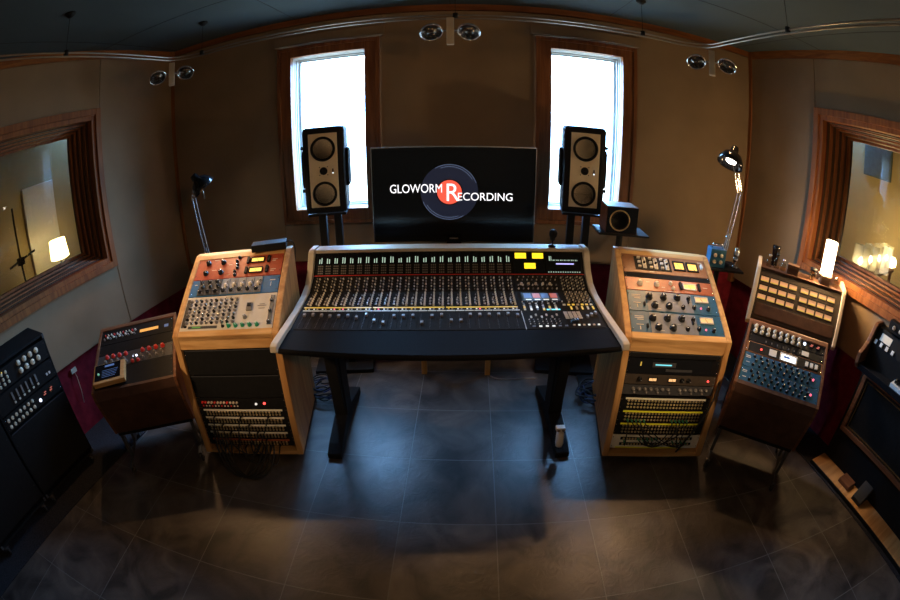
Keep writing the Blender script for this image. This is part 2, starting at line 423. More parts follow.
# daylight windows
for i, (a, c) in enumerate(WX):
    root = link('window_%d' % (i+1), None); tag(root, kind='structure')
    sg = -1 if i == 0 else 1
    b = B()
    def rect(bb, x0, x1, z0, z1, wl, wr, wt, wb, y0, y1, bev=.004):
        bb.box(x0, x0+wl, y0, y1, z0, z1, bev=bev); bb.box(x1-wr, x1, y0, y1, z0, z1, bev=bev)
        bb.box(x0+wl, x1-wr, y0, y1, z0, z0+wb, bev=bev); bb.box(x0+wl, x1-wr, y0, y1, z1-wt, z1, bev=bev)
    rect(b, a, c, WZ0, WZ1, .095, .095, .07, .095, PB-.015, PB+.03)
    rect(b, a-.02, c+.02, WZ0-.02, WZ1+.02, .03, .03, .03, .03, PB-.03, PB)
    obj('window_frame', b, 'trim_wood', root)
    b = B(); rect(b, a+.085, c-.085, WZ0+.085, WZ1-.06, .012, .012, .012, .012, PB+.03, YB+.13)
    obj('window_jamb', b, 'window_white', root)
    b = B(); rect(b, a+.095, c-.095, WZ0+.095, WZ1-.07, .03, .03, .03, .03, YB+.085, YB+.11)
    rect(b, a+.105, c-.105, WZ0+.105, WZ1-.08, .012, .012, .012, .012, YB+.03, YB+.045)
    obj('window_sash', b, 'window_white', root)
    b = B(); b.box(a+.1, c-.1, YB+.095, YB+.098, WZ0+.1, WZ1-.08); obj('pane', b, 'glass', root)
    b = B(); b.box(a, c, PB+.035, YB+.14, WZ0-.001, WZ0+.08); obj('window_sill', b, 'window_white', root)

# ------------------------------------------------------------------ mixing console
MC = T(.003, 1.698, 0) @ Matrix.Rotation(.0485, 4, 'Z')
con = thing('mixing_console', 'large black multichannel mixing console with silver side cheeks and padded armrest on two black legs', 'mixing console', MC)
XI = .868
PR = [(.0, .738), (.004, .762), (.02, .768), (.21, .781), (.40, .80), (.62, .83), (.74, .897), (.83, 1.022), (.90, 1.022), (.90, .80), (.60, .66), (.12, .70)]
b = B(); b.prism([(.16, .775), (.21, .781), (.40, .80), (.62, .83), (.74, .897), (.83, 1.022), (.90, 1.022), (.90, .90), (.60, .69), (.16, .71)], -XI, XI); obj('desk_body', b, 'console_black', con)
# armrest with a slightly bowed front edge
def armrest():
    bb = B(); n = 24; k = 8; vs = []; fs = []
    for i in range(n+1):
        x = -XI-.002+(2*XI+.004)*i/n; q = 1-(x/XI)**2; f = -.045*q
        sec = [(.20, .735), (.06+f, .738), (f+.012, .744), (f, .754), (f+.002, .766), (f+.014, .775), (.10+f*.5, .780), (.20, .785)]
        vs += [(x, y, z) for y, z in sec]
    for i in range(n):
        for j in range(k): fs.append((i*k+j, (i+1)*k+j, (i+1)*k+(j+1) % k, i*k+(j+1) % k))
    fs.append(list(range(k))); fs.append([n*k+j for j in range(k)][::-1])
    bb._add(vs, fs, None, False); return bb
obj('armrest', armrest(), 'leather', con)
chk = [(-.012, .764), (-.006, .796), (.02, .804), (.2, .808), (.4, .816), (.56, .836), (.66, .868), (.73, .93), (.775, 1.0), (.80, 1.036), (.83, 1.05), (.93, 1.05), (.93, .89), (.66, .69), (.1, .735), (.0, .756)]
for sx in (-1, 1):
    b = B(); b.prism(chk, sx*XI if sx < 0 else XI, sx*(XI+.04), bev=.006); obj('side_cheek', b, 'cream_paint', con)
b = B(); b.box(-XI, XI, .824, .93, 1.022, 1.044, bev=.004); obj('bridge_cap', b, 'cream_paint', con)
def seg(p, q):      # frame on a profile segment: x right, z up-slope, y into
    y0, z0 = p; y1, z1 = q; L = math.hypot(y1-y0, z1-z0); s = (y1-y0)/L; c = (z1-z0)/L
    return Matrix(((1, 0, 0, 0), (0, c, s, y0), (0, -s, c, z0), (0, 0, 0, 1))), L
FA, LA = seg((.21, .781), (.40, .80)); FB, LB = seg((.40, .80), (.62, .83)); FC, LC = seg((.62, .83), (.74, .897)); FD, LD = seg((.74, .897), (.83, 1.022))
NCH = 24; CX0, CX1 = -.85, .395; CW = (CX1-CX0)/NCH
stuff = B()
def kn(bb, F, x, z, r, h, mi=0):
    bb.lathe([(r, 0), (r*.85, h), (0, h)], F @ T(x, -.002, z) @ Matrix.Rotation(R(90), 4, 'X'), 6, False, mi)
strip_mesh = []
for v in range(2):
    b = B()
    for F, L in ((FA, LA), (FB, LB), (FC, LC)):
        b.box(-CW/2+.0012, CW/2-.0012, -.003, .0, .001, L-.0005, F)
    # fader slot, section lines, buttons
    b.box(-.002, .002, -.0036, -.003, .02, LA-.02, FA, mi=1)
    for k in range(11): b.box(-.009, -.004, -.0036, -.003, .02+k*.014, .0215+k*.014, FA, mi=2)
    for k in range(5):
        b.box(-.019, -.011, -.006, -.003, .075+k*.016, .083+k*.016, FB, mi=3 if (k+v) % 2 else 4)
    strip_mesh.append(b.mesh('channel_strip', ['strip_a', 'matte_black', 'grey_knob', 'grey_knob', 'light_knob']))
fcap = B().box(-.0075, .0075, -.016, -.003, -.013, .013, bev=.003).box(-.0076, .0076, -.0165, -.0155, -.0015, .0015, mi=1).mesh('fader_cap', ['grey_knob', 'white_plastic'])
lab_y = small_box('screen_yellow', CW-.004, .002, .008)
lab_w = small_box('scribble', CW-.003, .002, .007)
mb = B(); mb.box(-CW/2+.003, CW/2-.003, -.003, 0, .076, LD-.008)
for k in range(4):
    for q in (-.012, 0, .012): mb.box(q-.004, q+.004, -.005, 0, .012+k*.016, .020+k*.016, mi=1)
mb = mb.mesh('level_meter', ['gloss_black', 'grey_knob'])
kcache = knob_mesh('light_knob', .0062, .013)
lits = [3, 4, 8, 19]
for i in range(NCH):
    x = CX0+CW*(i+.5)
    st = link('channel_strip', strip_mesh[i % 2], con, T(x, 0, 0))
    fz = LA*random.choice([.78, .72, .75, .75, .7, .45, .62])
    if i in (9, 13): fz = LA*.35
    link('fader_cap', fcap, st, FA @ T(.002, 0, fz))
    link('scribble_label', lab_w, st, FB @ T(0, -.003, .008))
    link('channel_button', small_box('button_white' if i % 4 else 'button_yellow', .009, .004, .006), st, FB @ T(-.011, -.003, .024))
    link('channel_button', small_box('pink_led' if i in lits else 'light_knob', .009, .004, .006), st, FB @ T(.009, -.003, .024))
    if i % 8 != 7: link('routing_label', small_box('button_yellow', CW, .0025, .008), st, FB @ T(0, -.003, .042))
    else: link('routing_label', small_box('button_yellow', CW*.8, .0025, .008), st, FB @ T(-.004, -.003, .042))
    for k in range(4):
        zz = .068+k*.022
        link('knob', kcache, st, FB @ T(.007, -.002, zz) @ Matrix.Rotation(random.uniform(-2, 2), 4, 'Y'))
    for k in range(4): kn(stuff, FB, x-.010+(k % 2)*.002, .075+k*.034, .004, .010, k % 2)
    for k in range(3):
        kn(stuff, FB, x+.007, .158+k*.022, .0058, .012, 0)
    for k in range(5):
        kn(stuff, FC, x+.008, .012+k*.023, .0056, .012, k % 2); kn(stuff, FC, x-.010, .018+k*.023, .0046, .010, (k+1) % 2)
    m = link('level_meter', mb, con, FD @ T(x, 0, 0)); [link('level_bar', small_box('meter_bar', .006, .001, hh), m, T(qx, -.0035, .081+hh/2)) for qx, hh in ((-.008, (.030, .036, .026, .034, .040)[(i*3+i//4) % 5]), (.006, (.038, .030, .034, .016)[(i*5+i//3) % 4]))]
b = B(); b.box(-XI, XI, -.006, .0, -.0022, .0022, FD)
MATS['red_line'] = MATS['red_knob']
obj('red_divider', b, 'red_knob', con)
# centre section
cs = B(); 
for F, L in ((FA, LA), (FB, LB), (FC, LC)): cs.box(.402, .85, -.003, 0, .001, L-.0005, F)
for x in (.402,): cs.box(x-.003, x, -.004, 0, 0, LA, FA, mi=1)
center = obj('master_section', cs, ['panel_grey', 'light_knob'], con)
# bridge: two yellow screens above one, then a small meter block
b = B(); b.box(.402, .60, -.004, 0, .006, LD-.012, FD); b.box(.61, .85, -.004, 0, .006, LD-.012, FD); brd = obj('bridge_panel', b, 'gloss_black', con)
for x, z in ((.45, .122), (.562, .122), (.508, .055)):
    b = B(); b.box(x-.036, x+.036, -.007, -.004, z-.018, z+.018, FD, mi=0); b.box(x-.03, x+.03, -.0075, -.007, z-.001, z+.001, FD, mi=1)
    obj('yellow_meter_screen', b, ['screen_yellow', 'button_yellow'], brd)
for k in range(8):
    hh = .03 if k == 0 else .007
    link('level_bar', small_box('meter_bar', .007, .002, hh), brd, FD @ T(.6385+k*.025, -.004, .09+hh/2))
    link('level_bar', small_box('meter_bar', .004, .002, hh), brd, FD @ T(.649+k*.025, -.004, .09+hh/2))
for k in range(14): link('indicator_light', small_box('meter_bar', .007, .002, .006), brd, FD @ T(.6285+k*.016, -.004, .015))
b = B(); b.box(.68, .80, -.006, -.004, .066, .073, FD); obj('bridge_display', b, 'purple_led', brd)
# colour screen
b = B(); b.box(.425, .66, -.006, -.003, .10, .20, FB, mi=0); b.box(.432, .653, -.0065, -.006, .107, .193, FB, mi=1)
for k in range(4):
    b.box(.44+k*.053, .484+k*.053, -.0072, -.0065, .135, .188, FB, mi=2 if k % 2 else 3)
    b.box(.445+k*.053, .479+k*.053, -.0074, -.0065, .110, .122, FB, mi=4)
obj('colour_screen', b, ['black', 'dark_grey', 'gauge_red', 'screen_blue', 'button_white'], center)
for k in range(5):                         # big encoder row above the screen
    link('knob', knob_mesh('light_knob', .008, .015), center, FC @ T(.44+k*.045, -.003, .055))
for k in range(6):
    for q in range(4):
        kk = ['light_knob', 'button_yellow', 'grey_knob', 'button_white'][(k*7+q*5) % 4] if q in (0, 1) else ('light_knob' if (k+q) % 3 else 'grey_knob')
        link('lit_button', small_box(kk, .012, .005, .017 if q < 2 else .007), center, FB @ T(.424+k*.037, -.003, .012+q*.021))
for k in range(5):
    for q in range(11):
        F, z = (FB, .085+q*.022) if q < 6 else (FC, .012+(q-6)*.023)
        kn(stuff, F, .70+k*.032, z, .0056, .012, (k+q) % 2); kn(stuff, F, .714+k*.032, z+.008, .004, .01, (k+q+1) % 2)
for k in range(9):
    for q in range(2): kn(stuff, FC, .42+k*.030, .018+q*.028, .0054, .011, (k+q) % 2)
    kn(stuff, FC, .42+k*.030, .088, .0046, .010, k % 2); kn(stuff, FC, .43+k*.030, .112, .0040, .009, (k+1) % 2)
    kn(stuff, FB, .42+k*.030, .093, .0040, .008, k % 2)
for k in range(8):
    for q in range(3): kn(stuff, FA, .43+k*.024, .05+q*.022, .0036, .006, (k+q) % 2)
for k in range(7):
    link('lit_button', small_box('button_yellow' if k % 3 else 'light_knob', .016, .005, .012), center, FB @ T(.665+k*.028, -.003, .058))
for k in range(5):
    link('lit_button', small_box('light_knob' if k % 2 else 'button_yellow', .010, .005, .03), center, FB @ T(.70+k*.034, -.003, .022))
# keypad, wide screen strip, jog knob, white buttons
for i in range(4):
    for j in range(4): link('keypad_key', small_box('light_knob', .021, .003, .015), center, FA @ T(.6505+i*.026, -.003, .1055+j*.02))
b = B(); b.box(.55, .63, -.006, -.003, .004, .014, FB); obj('status_display', b, 'cyan_display', center)
for i in range(6):
    link('lit_button', small_box('button_white' if i in (1, 2, 3) else 'grey_knob', .016, .005, .009), center, FA @ T(.445+i*.036, -.003, .024))
    link('lit_button', small_box('light_knob', .010, .005, .018), center, FA @ T(.445+i*.030, -.003, .12+.02*(i % 2)))
    link('lit_button', small_box('button_white' if i % 2 else 'light_knob', .012, .005, .010), center, FA @ T(.67+i*.029, -.003, .03))
link('jog_wheel', knob_mesh('black_knob', .026, .014), center, FA @ T(.685, -.003, .066))
for i in range(3): 
    link('fader_cap', fcap, center, FA @ T(.77+i*.03, 0, .11+.02*i))
for i in range(3):
    b = B(); b.box(.768+i*.03, .772+i*.03, -.0036, -.003, .05, .17, FA); obj('fader_slot', b, 'matte_black', center)
o = obj('small_knobs', stuff, ['light_knob', 'grey_knob'], con); o['kind'] = 'stuff'
# console legs
G0 = -.0748
for sx in (-.715, .69):
    b = B(); b.box(sx-.045, sx+.045, .42, .56, .0, .70, bev=.008)
    b.prism([(.58, .70), (.44, .70), (.36, .60), (.37, .40), (.42, .05), (.56, .05)], sx-.035, sx+.035, bev=.005)
    b.prism([(.115, G0), (.115, G0+.04), (.19, G0+.07), (.40, G0+.125), (.56, G0+.125), (.86, G0+.05), (.86, G0), (.76, G0), (.66, G0+.03), (.32, G0+.03), (.21, G0)], sx-.045, sx+.045, bev=.006)
    obj('leg', b, 'black', con)
b = B(); b.box(-.67, .65, .44, .48, .58, .64); obj('crossbar', b, 'black', con)
SC = T(0, 0, 1.797*.04) @ Matrix.Scale(.96, 4)
for ch in con.children: ch.matrix_basis = SC @ ch.matrix_basis
# white plug adapter on the right foot
M = MC @ T(.635, .165, .075) @ Matrix.Scale(1.25, 4)
t = thing('caster_lock', 'small white plastic capsule with square top on the right console foot', 'plastic fitting', M)
b = B(); b.lathe([(0, -.045), (.016, -.04), (.02, -.02), (.019, .03), (.012, .036), (0, .036)], T(0, -.02, .045) @ EUL(R(-12)), 14); obj('capsule', b, 'white_plastic', t)
b = B(); b.box(-.022, .022, -.018, .012, .085, .105, bev=.004).box(-.016, -.004, -.022, -.016, .09, .1, mi=1).box(.004, .016, -.022, -.016, .09, .1, mi=1); obj('clip', b, ['white_plastic', 'grey_knob'], t)
# cable on the floor behind the console and coiled cables at its ends
t = thing('floor_cable', 'thin grey cable lying on the floor behind the console by the wooden table leg', 'cable', T(.26, 2.75, .005))
b = B(); b.tube(bez((0, 0, 0), (.06, -.10, 0), (.22, -.02, 0), (.36, -.04, 0), 16), .005, 6); obj('cord', b, 'grey_knob', t)
for (x, y, side) in ((-.93, 2.42, 'left'), (.99, 2.42, 'right')):
    t = thing('cable_coil', 'tangled coil of dark blue cables on the floor under the %s end of the console' % side, 'cable', T(x, y, .008))
    for k in range(7):
        b = B(); n = 26; r0 = .055+.012*k % .05+.03
        b.tube([Vector((r0*math.cos(q*6.6/n+k)*(1+.12*math.sin(3*q/n*6.28+k)), r0*math.sin(q*6.6/n+k)*.9, .012+.016*k+.012*math.sin(q*.9+k))) for q in range(n)], .0055, 6); obj('cord', b, 'navy_cable' if k % 2 else 'rubber', t)
# talkback microphone on the bridge
M = T(.60, 2.545, 1.079)
t = thing('talkback_microphone', 'small black talkback microphone standing on the console bridge right of the television', 'microphone', M)
b = B(); b.lathe([(.025, 0), (.022, .008), (.005, .012), (.005, .05), (0, .05)], None, 14); obj('stand', b, 'black', t)
b = B(); b.lathe([(0, -.005), (.015, 0), (.018, .02), (.024, .03), (.026, .05), (.018, .066), (0, .07)], T(0, 0, .045) @ EUL(R(20)), 14); obj('grille', b, 'matte_black', t)

# ------------------------------------------------------------------ television and table
t = thing('media_table', 'low plain wooden table standing behind the console and carrying the television', 'table', T(0, 2.93, 0))
b = B(); b.box(-.27, .27, -.17, .13, .82, .86, bev=.004); obj('table_top', b, 'leg_wood', t)
for sx in (-.24, .24):
    for sy in (-.15, .13):
        b = B(); b.box(sx-.02, sx+.02, sy-.02, sy+.02, 0, .82, bev=.003); obj('leg', b, 'leg_wood', t)
tv = thing('television', 'wide black flat television showing the studio logo above the mixing console', 'television', T(-.02, 2.93, .862) @ Matrix.Rotation(R(2.0), 4, 'Z'))
b = B(); b.box(-.22, .22, -.12, .10, 0, .012, bev=.004).box(-.05, .05, .0, .04, .01, .2); obj('stand', b, 'gloss_black', tv)
Z0 = .13; TW, TH = 1.12, .672
b = B()
b.box(-TW/2, TW/2, 0, .06, Z0, Z0+TH, bev=.006); obj('casing', b, 'gloss_black', tv)
b = B(); b.box(-TW/2-.004, TW/2+.004, -.004, .02, Z0+TH-.004, Z0+TH+.004); b.box(-TW/2-.005, -TW/2, -.004, .02, Z0, Z0+TH); b.box(TW/2, TW/2+.005, -.004, .02, Z0, Z0+TH); obj('edge_trim', b, 'silver', tv)
b = B(); b.box(-TW/2+.03, TW/2-.03, -.003, 0, Z0+.06, Z0+TH-.03); scr = obj('screen', b, 'gloss_black', tv)
b = B(); b.box(-.03, .03, -.004, -.0, Z0+.022, Z0+.030); obj('maker_badge', b, 'grey_knob', tv)
LX, LZ = -.03, Z0+.355
RX = Matrix.Rotation(R(90), 4, 'X')
def disc(nm, r, y, m):
    b = B(); b.lathe([(r, 0), (r, .0006), (0, .0006)], T(LX, y, LZ) @ RX, 48, False); return obj(nm, b, m, scr)
disc('record_disc', .196, -.0034, 'logo_navy'); disc('record_ring', .092, -.0042, 'record_blue'); disc('record_label', .084, -.0049, 'logo_red')
for r0, a0, a1 in ((.192, 20, 120), (.178, 30, 110), (.192, 200, 300), (.178, 210, 290)):
    pts = [(LX+r0*math.cos(R(a)), -.0046, LZ+r0*math.sin(R(a))) for a in range(a0, a1+1, 5)]
    b = B(); b.tube(pts, .0011, 5); obj('groove_highlight', b, 'logo_line', scr)
def text(s, x, z, size, sx=1., align='LEFT', rot=0):
    c = bpy.data.curves.new('logo_lettering', 'FONT'); c.body = s; c.size = size; c.extrude = .0006; c.align_x = align; c.offset = -.0002 if size > .1 else 0
    c.materials.append(MATS['logo_white'])
    tmp = bpy.data.objects.new('tmp', c); col.objects.link(tmp); bpy.context.view_layer.update()
    me = bpy.data.meshes.new_from_object(tmp.evaluated_get(bpy.context.evaluated_depsgraph_get())); bpy.data.objects.remove(tmp)
    o = link('logo_lettering', me, scr, T(x, -.0062, z) @ Matrix.Rotation(rot, 4, 'Y') @ RX @ Matrix.Diagonal((sx, 1, 1, 1)))
    return o
text('GLOWORM', -.440, LZ-.002, .086, .80)
text('R', -.062, LZ-.062, .178, .93)
text('ECORDING', .022, LZ-.058, .078, .96)

# ------------------------------------------------------------------ main monitors on stands
for side, (cx, yaw, tilt) in (('left', (-.857, 10, 0)), ('right', (.832, -8, 2))):
    yf = 2.70 if side == 'left' else 2.74
    base = T(cx, yf, 0) @ Matrix.Rotation(R(yaw), 4, 'Z')
    st = thing('speaker_stand', 'black twin post speaker stand behind the %s end of the console' % side, 'speaker stand', base @ T(0, .17, 0))
    b = B(); b.box(-.23, .23, -.15, .17, 0, .035, bev=.004); obj('base_plate', b, 'black', st)
    for q in (-.055, .055):
        b = B(); b.box(q-.026, q+.026, -.03, .05, .035, 1.235, bev=.006); obj('post', b, 'black', st)
    b = B(); b.box(-.13, .13, -.14, .14, 1.235, 1.25); obj('top_plate', b, 'black', st)
    sp = thing('studio_monitor', 'tall black loudspeaker with beige front on a stand before the %s daylight window' % side, 'loudspeaker', base @ T(0, 0, 1.256) @ EUL(0, 0, 0))
    b = B(); b.box(-.140, .140, .0, .27, 0, .585, bev=.028); obj('cabinet', b, 'black', sp)
    b = B(); b.box(-.096, .096, -.006, .01, .045, .54, bev=.003); bf = obj('baffle', b, 'beige_baffle', sp)
    for z in (.135, .435):
        b = B(); M = T(0, -.006, z) @ RX
        b.lathe([(.083, 0), (.083, .006), (.074, .008), (.068, .002), (.045, -.014), (.028, -.022), (.026, -.012), (.015, -.004), (0, -.002)], M, 32)
        obj('woofer', b, 'cone', bf)
    b = B(); M = T(0, -.006, .288) @ RX
    b.lathe([(.026, 0), (.026, .003), (.018, .004), (.012, .0), (.008, .006), (0, .009)], M, 24)
    for a in range(4): b.lathe([(.0035, 0), (.003, .003), (0, .003)], T(.038*math.cos(R(45+90*a)), -.006, .288+.038*math.sin(R(45+90*a))) @ RX, 8)
    obj('tweeter', b, 'cone', bf)
    b = B(); b.box(.058, .066, -.009, -.005, .268, .300); b.box(.059, .065, -.0095, -.008, .268, .276, mi=1); obj('control_slot', b, ['black', 'led_white'], bf)
    for s2 in (-1, 1):
        b = B(); b.prism([(.08, .17), (.06, .2), (.06, .40), (.08, .43), (.22, .43), (.24, .40), (.24, .2), (.22, .17)], s2*.136, s2*.160, bev=.008)
        obj('side_woofer', b, 'matte_black', sp)
    for z in (.16, .45):
        b = B(); b.cyl((.137*(1 if side == 'right' else -1), .03, z), (.155*(1 if side == 'right' else -1), .03, z), .012); obj('bracket_knob', b, 'black', sp)

# small square subwoofer speaker on stand
base = T(1.055, 2.50, 0) @ Matrix.Rotation(R(-5), 4, 'Z')
st = thing('small_speaker_stand', 'black single post stand with a flat tray behind the right wooden rack', 'speaker stand', base @ T(0, .1, 0))
b = B(); b.cyl((0, 0, .02), (0, 0, 1.18), .022); obj('post', b, 'black', st)
b = B(); b.box(-.17, .17, -.12, .12, 1.18, 1.192, bev=.003); obj('tray', b, 'black', st)
b = B(); b.box(-.14, .14, -.12, .12, 0, .02); obj('base_plate', b, 'black', st)
sp = thing('cube_speaker', 'small square dark loudspeaker with one ringed cone on a tray near the right window', 'loudspeaker', base @ T(-.02, 0, 1.193))
b = B(); b.box(-.105, .105, 0, .19, 0, .17, bev=.004); obj('cabinet', b, 'walnut', sp)
b = B(); b.box(-.102, .102, -.004, .004, .003, .167); obj('baffle', b, 'gloss_black', sp)
b = B(); b.torus(.064, .0045, T(-.018, -.006, .083) @ RX); obj('trim_ring', b, 'brass', sp)
b = B(); b.lathe([(.062, .0), (.055, .004), (.05, -.0), (.022, -.02), (.02, -.012), (0, -.006)], T(-.018, -.004, .083) @ RX, 32); obj('cone', b, 'cone', sp)

# ------------------------------------------------------------------ wooden racks
RW = .67
RL = T(-1.216, 1.753, 0) @ Matrix.Rotation(R(10), 4, 'Z')
RR = T(1.241, 1.845, 0) @ Matrix.Rotation(R(-8.5), 4, 'Z')
GEO = {'L': (.828, .615, R(61), -.065), 'R': (.792, .69, R(64), -.10)}
def topof(k):
    HT, SL_, TI, LE = GEO[k]; return SL_*math.sin(TI), HT+SL_*math.cos(TI)
def bayframe(M, k):      # tilted opening below the lip, origin at its lower edge, z runs up the opening
    HT, SL_, TI, LE = GEO[k]; za, zb_ = .035, HT-.085
    L = math.hypot(LE, zb_-za); c, s = -LE/L, (zb_-za)/L
    return M @ T(0, LE, za) @ Matrix(((1, 0, 0, 0), (0, s, c, 0), (0, -c, s, 0), (0, 0, 0, 1))) @ T(0, .022, .03), L-.03
def wood_rack(M, k, label):
    HT, SL_, TI, LE = GEO[k]; topy, topz = topof(k); HA = HT-.085
    t = thing('equipment_rack', label, 'rack cabinet', M)
    prof = [(LE, .035), (-.001, HA), (0, HT), (topy, topz), (topy+.06, topz), (topy+.06, .035)]
    for sx in (-1, 1):
        b = B(); x0, x1 = (-RW/2, -RW/2+.04) if sx < 0 else (RW/2-.04, RW/2)
        b.prism(prof, x0, x1, bev=.008); obj('side_panel', b, 'rack_wood_v', t)
    b = B(); b.box(-RW/2+.0405, RW/2-.0405, .001, .03, HA, HT-.004, bev=.003); b.prism([(.001, HT-.03), (.001, HT-.001), (.035, HT+.017), (.05, HT-.01)], -RW/2+.0405, RW/2-.0405); obj('front_lip', b, 'rack_wood', t)
    b = B(); b.prism([(topy-.035, topz-.018), (topy-.002, topz-.001), (topy+.058, topz-.001), (topy+.058, topz-.04), (topy-.02, topz-.04)], -RW/2+.0405, RW/2-.0405); obj('top_board', b, 'rack_wood', t)
    b = B(); b.box(-RW/2+.0405, RW/2-.0405, LE+.004, .5, .036, .06); obj('bottom_board', b, 'rack_wood', t)
    b = B(); b.box(-RW/2+.0405, RW/2-.0405, topy+.03, topy+.055, .065, topz-.05); obj('back_panel', b, 'matte_black', t)
    b = B(); b.box(-RW/2+.0405, RW/2-.0405, .2, .21, .065, HA); obj('inner_divider', b, 'matte_black', t)
    for sx in (-1, 1):
        for yy in (.03, .48):
            c = B(); c.torus(.012, .006, T(sx*.29, yy, .018) @ EUL(0, R(90)), 16, 6); c.lathe([(.008, -.004), (.008, .004)], T(sx*.29, yy, .018) @ EUL(0, R(90)), 12); obj('caster', c, 'rubber', t)
    return t
wood_rack(RL, 'L', 'tall oak rack left of the console with a red, blue and cream sloped face')
wood_rack(RR, 'R', 'tall oak rack right of the console with a brown, rust and blue sloped face')
def slope(M, k):
    HT, SL_, TI, LE = GEO[k]; s, c = math.sin(TI), math.cos(TI)
    return M @ T(0, .035*s, HT+.035*c) @ Matrix(((1, 0, 0, 0), (0, c, s, 0), (0, -s, c, 0), (0, 0, 0, 1))) @ T(0, .006, 0)
UW = .548
KW = Matrix.Diagonal(((RW-.084)/UW, 1, 1, 1))
UL = slope(RL, 'L') @ Matrix.Diagonal(((RW-.084)/UW, 1, (.615-.062)/.542, 1)); UR = slope(RR, 'R') @ Matrix.Diagonal(((RW-.084)/UW, 1, (.69-.062)/.542, 1))
LFL, BL_ = bayframe(RL, 'L'); LFR, BR_ = bayframe(RR, 'R')
LFL = LFL @ Matrix.Diagonal(((RW-.084)/UW, 1, BL_/.68, 1)); LFR = LFR @ Matrix.Diagonal(((RW-.084)/UW, 1, BR_/.68, 1))
ZB = .68
topy, topz = topof('L')
# ---- left sloped face
u = unit('channel_processor', 'cream faced processor with many small knobs and green caps, lowest on the left sloped rack', 'rack processor', UL, 0, .0, UW, .235, 'cream_panel')
for i in range(10):
    for j in range(7):
        knob(u, -.236+i*.0315, .050+j*.025, .0080, ('grey_knob', 'black_knob', 'silver')[(i*2+j) % 3], .018)
for i in range(5): knob(u, .03+i*.040, .024, .0105, 'green_knob', .02)
knob(u, -.005, .024, .0085, 'black_knob'); knob(u, .115, .075, .011, 'grey_knob', .02); knob(u, -.24, .03, .008, 'black_knob')
button(u, .13, .142, 'grey_knob', .03, .05, .012, 'transport_key'); button(u, .13, .150, 'black', .02, .02, .018, 'transport_key')
b = B(); b.box(-.22, -.04, -.007, -.004, .014, .030); b.box(-.195, -.14, -.0075, -.007, .017, .027, mi=1); obj('display', b, ['dark_grey', 'lcd_green'], u)
marks(u, [(.2, .15, .05, .004), (.2, .132, .035, .003), (.2, .16, .03, .003)], 'grey_knob')
for sx in (-1, 1):
    b = B(); b.box(sx*.255-.012, sx*.255+.012, -.010, -.004, .02, .215, bev=.002); obj('rack_ear', b, 'silver', u)
for i in range(3): knob(u, .25, .04+i*.07, .009, 'black_knob')
# blue chassis of small modules
u = unit('module_rack', 'blue chassis of grey preamp modules between the red and cream units', 'rack processor', UL, 0, .238, UW, .125, 'blue_panel')
for i in range(8):
    x = -.197+i*.050
    b = B(); b.box(x-.0235, x+.0235, -.009, -.004, .006, .119, bev=.001); mo = obj('module', b, 'module_grey' if i > 2 else 'dark_grey', u)
    for k in range(3 if i < 3 else 2):
        knob(mo, x-.006+.012*(k % 2), .03+k*.034, .0105 if i < 3 else .011, 'black_knob' if i < 3 or k == 0 else 'light_knob', .017, y=-.009)
    for k in range(3): knob(mo, x+.012, .02+k*.036, .004, 'black_knob' if k % 2 else 'grey_knob', .009, y=-.009)
marks(u, [(.235, .09, .03, .006), (.228, .062, .004, .03), (-.245, .09, .018, .004)], 'white_plastic')
# red twin compressor
u = unit('red_compressor', 'red two channel compressor with two yellow meters, topmost on the left sloped rack', 'compressor', UL, 0, .366, UW, .175, 'red_panel')
for z in (.045, .125):
    for x in (-.2, -.1): knob(u, x, z, .015, 'black_knob', .022)
    for x, dz in ((.0, .028), (-.01, -.002), (-.004, -.03)): knob(u, x, z+dz, .009, 'black_knob', .016)
    meter(u, .12, z, .085, .042, 'vu_yellow', 'black'); 
    for x in (.062, .188): button(u, x, z, 'black', .014, .048, .014, 'meter_handle')
    marks(u, [(-.15, z+.025, .03, .002), (.225, z, .03, .003), (-.05, z-.02, .02, .002), (.22, z-.012, .02, .003)], 'cream_strip')
# ---- left lower bay
def blank(F, z, h, label, group=None, kind='black'):
    u = unit('blank_panel', label, 'rack panel', F, 0, z, UW, h, kind, group, depth=.03)
    b = B(); b.box(-UW/2+.01, UW/2-.01, -.006, -.004, h-.006, h-.002); obj('edge_lip', b, 'dark_grey', u); return u
blank(LFL, ZB-.165, .155, 'plain black blank panel topmost in the lower bay of the left oak rack')
blank(LFL, ZB-.315, .145, 'plain black blank panel second from the top in the left lower bay')
u = unit('preamp_unit', 'thin black unit with orange and pale buttons and a red light in left lower bay', 'rack unit', LFL, 0, ZB-.385, UW, .066, 'black')
for i in range(12): knob(u, -.235+i*.02, .04, .0065, 'red_knob' if i in (0, 1, 4, 8) else 'light_knob', .012)
for i in range(12): button(u, -.235+i*.02, .016, 'light_knob' if i % 3 else 'red_knob', .008, .008)
led(u, .10, .03, 'button_white', .008); led(u, .15, .034, 'led_red', .008)
def jackmesh(n, w, h):
    key = ('jack', n, w, h)
    if key not in CACHE:
        b = B()
        for i in range(n): b.lathe([(h*.48, 0), (h*.48, .002), (h*.26, .0025), (h*.22, -.002), (0, -.002)], T(-w/2+w*(i+.5)/n, -.004, 0) @ RX, 8)
        CACHE[key] = b.mesh('jack_row', 'brass')
    return CACHE[key]
def patchbay(F, z, h, label, strip, rows=2, lead='cream_strip', group=None):
    u = unit('patch_bay', label, 'patch bay', F, 0, z, UW, h, 'matte_black', group)
    b = B(); b.box(-UW/2+.03, UW/2-.03, -.0055, -.004, h-.0155, h-.003); obj('label_strip', b, strip, u)
    for r in range(rows):
        o = link('jack_row', jackmesh(24, UW-.08, .014), u, T(0, 0, h-.0235-r*(h-.02)/rows)); o['kind'] = 'stuff'
    return u
pos = ['topmost', 'second from the top', 'third from the top', 'fourth from the top', 'lowest']
zz = ZB-.388
